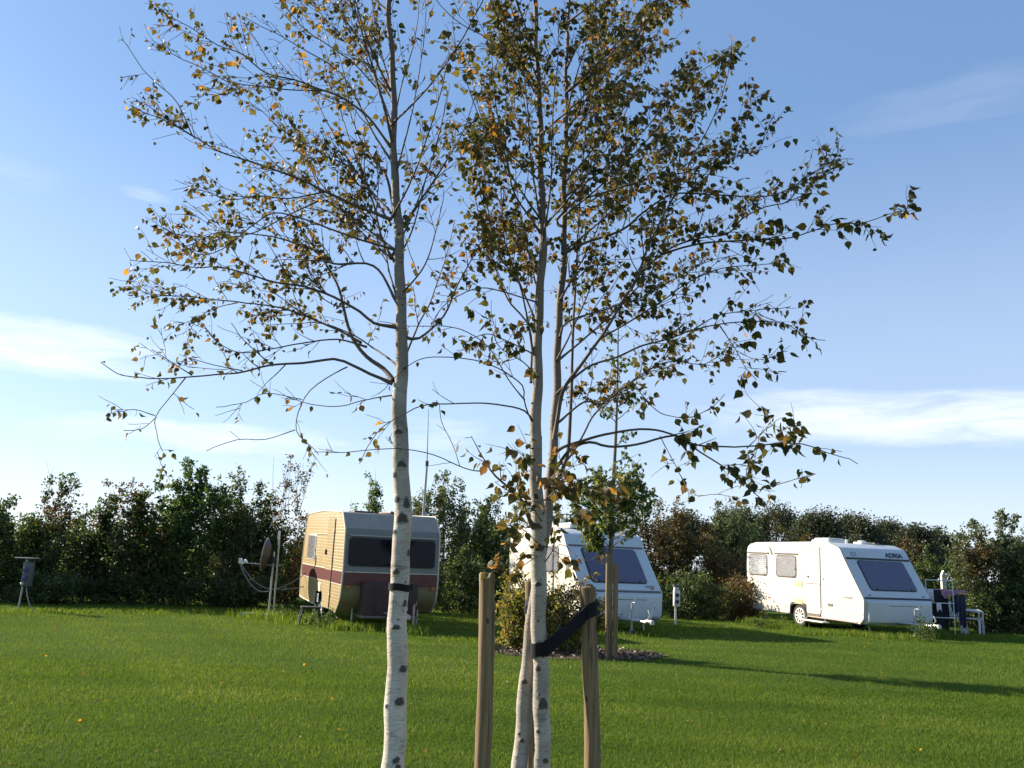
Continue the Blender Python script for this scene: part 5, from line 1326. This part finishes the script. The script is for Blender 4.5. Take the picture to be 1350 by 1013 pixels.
# distant round trees
def far_tree(px, top, wpx, Y, label, seed, lm='leaf_far'):
    global rng
    rng = np.random.default_rng(900 + seed)
    b = at(px, top, Y); h = b[2]; w = wpx * Y / F; root = empty('round_tree', (b[0], Y, 0), label=label, cat='tree', group='round trees beyond the hedge')
    tb = Tubes(); tb.add(np.array([[0, 0, 0], [.05, 0, h * .3], [0, 0, h * .75]]), [.16, .12, .05], 7)
    for i in range(7):
        q = rng.uniform(0, 6.3); tb.add(np.array([[0, 0, h * .3], [math.cos(q) * w * .2, math.sin(q) * w * .2, h * .5], [math.cos(q) * w * .36, math.sin(q) * w * .36, h * .72]]), [.06, .04, .02], 5)
    tb.build('trunk', MT['twig'], root)
    P = []; D = []
    for i in range(60):   # clumps over the dome
        v = unit(rng.normal(size=3)); v[2] = abs(v[2]) * 1.1 - .25; rr = rng.uniform(.72, 1.)
        c = np.array([v[0] * w * .48 * rr, v[1] * w * .48 * rr, h * .55 + v[2] * h * .42 * rr]); k = 210
        P.append(c + rng.normal(0, 1, (k, 3)) * [w * .085, w * .085, h * .06]); D.append(unit(rng.normal(size=(k, 3))) + v * .5 + [0, 0, -.3])
    P = np.vstack(P); D = np.vstack(D); P[:, 2] = np.minimum(np.maximum(P[:, 2], .3), h)
    leaf_mesh('crown', P, D, rng.uniform(.10, .24, len(P)), np.clip(rng.normal(.45, .22, len(P)), 0, 1), MT[lm], root, width=1.2)
for i, (px, top, wpx, lb) in enumerate([(905, 672, 70, 'round distant tree above the olive brown shrub'), (968, 662, 66, 'round distant tree behind the pale speckled shrub'), (1022, 658, 74, 'tallest round distant tree above the long caravan rear'),
        (1078, 667, 70, 'round distant tree above the long caravan door'), (1130, 672, 66, 'round distant tree above the long caravan roof vent'), (1170, 682, 56, 'smaller round distant tree above the lettering'),
        (1205, 690, 54, 'low round distant tree left of the last one'), (1238, 694, 48, 'last round distant tree before the gap of sky'), (1330, 705, 90, 'distant tree behind the right end of the hedge'),
        (-10, 660, 50, 'distant dark tree at the left picture edge')]):
    far_tree(px, top, wpx, 72 + 4 * (i % 3), lb, i)

# young staked tree in the mulch
rng = np.random.default_rng(77)
YY = 15.4; yt = Tree(); tb = Tubes()
A = np.array([at(x, y, YY) for x, y in [(803.5, 866), (804, 800), (805, 740), (807, 680), (809, 630), (812, 570), (814, 500), (815, 440), (816, 405)]]); A[0][2] = -.02
P = cr(A, .06); R = np.interp(np.linspace(0, 1, len(P)), [0, .4, 1], [.05, .038, .006]); tb.add(P, R, 12)
yr = empty('young_tree', (A[0][0], YY, 0), label='young slim tree with green leaves staked in the mulch bed', cat='tree')
H_ = A[-1][2]
for i in range(66):
    z = rng.uniform(1.75, H_ - .3) if i > 38 else rng.uniform(1.6, 3.1); j = int(np.argmin(np.abs(P[:, 2] - z))); q = rng.uniform(0, 2 * PI)
    low = np.clip((3.5 - z) / 1.6, 0, 1); ln = (.32 + .80 * low) * rng.uniform(.55, 1.25)
    d = np.array([math.cos(q), math.sin(q) * .8, .55]); Q, RQ = wander(P[j], d, ln, .06, .08, .06, .010, .003); yt.wood.add(Q, RQ, 5)
    clothe(yt, Q, RQ, 9, .08, .28, 14 + 12 * low, .085, -.02, .15, True)
    if low > .5: leaves_on(yt, Q, 10, .09, .0)
o1 = tb.build('trunk', MT['greybark'], yr); o2 = yt.wood.build('branches', MT['greybark'], yr)
o3 = leaf_mesh('crown', yt.P, yt.D, np.array(yt.S), np.array(yt.T), MT['leaf_maple'], yr, True)
for o in (o1, o2, o3): o.matrix_parent_inverse = Matrix.Translation(-yr.location)
print('young leaves', len(yt.P))
for (px, py, bx, by, w, lb) in ((802, 731, 801, 868, 6.6, 'left stake of the pair tied to the young tree'), (812, 744, 811, 868, 6.4, 'right and shorter stake of the pair tied to the young tree')):
    Yp = YY - .12; a = at(px, py, Yp); f_ = at(bx, by, Yp); r = w / 2 * Yp / F
    root = empty('tree_stake', (f_[0], Yp, 0), label=lb, cat='stake', group='stakes of the young tree')
    mb = MB(); k = 14; mb.tube([((a[0] - f_[0]) * t, 0, -.02 + (a[2] + .02) * t) for t in np.linspace(0, 1, k)], [r * (1 + .03 * math.sin(i * 1.3 + px)) for i in range(k)], MT['stake'], 12); mb.build('post', root)
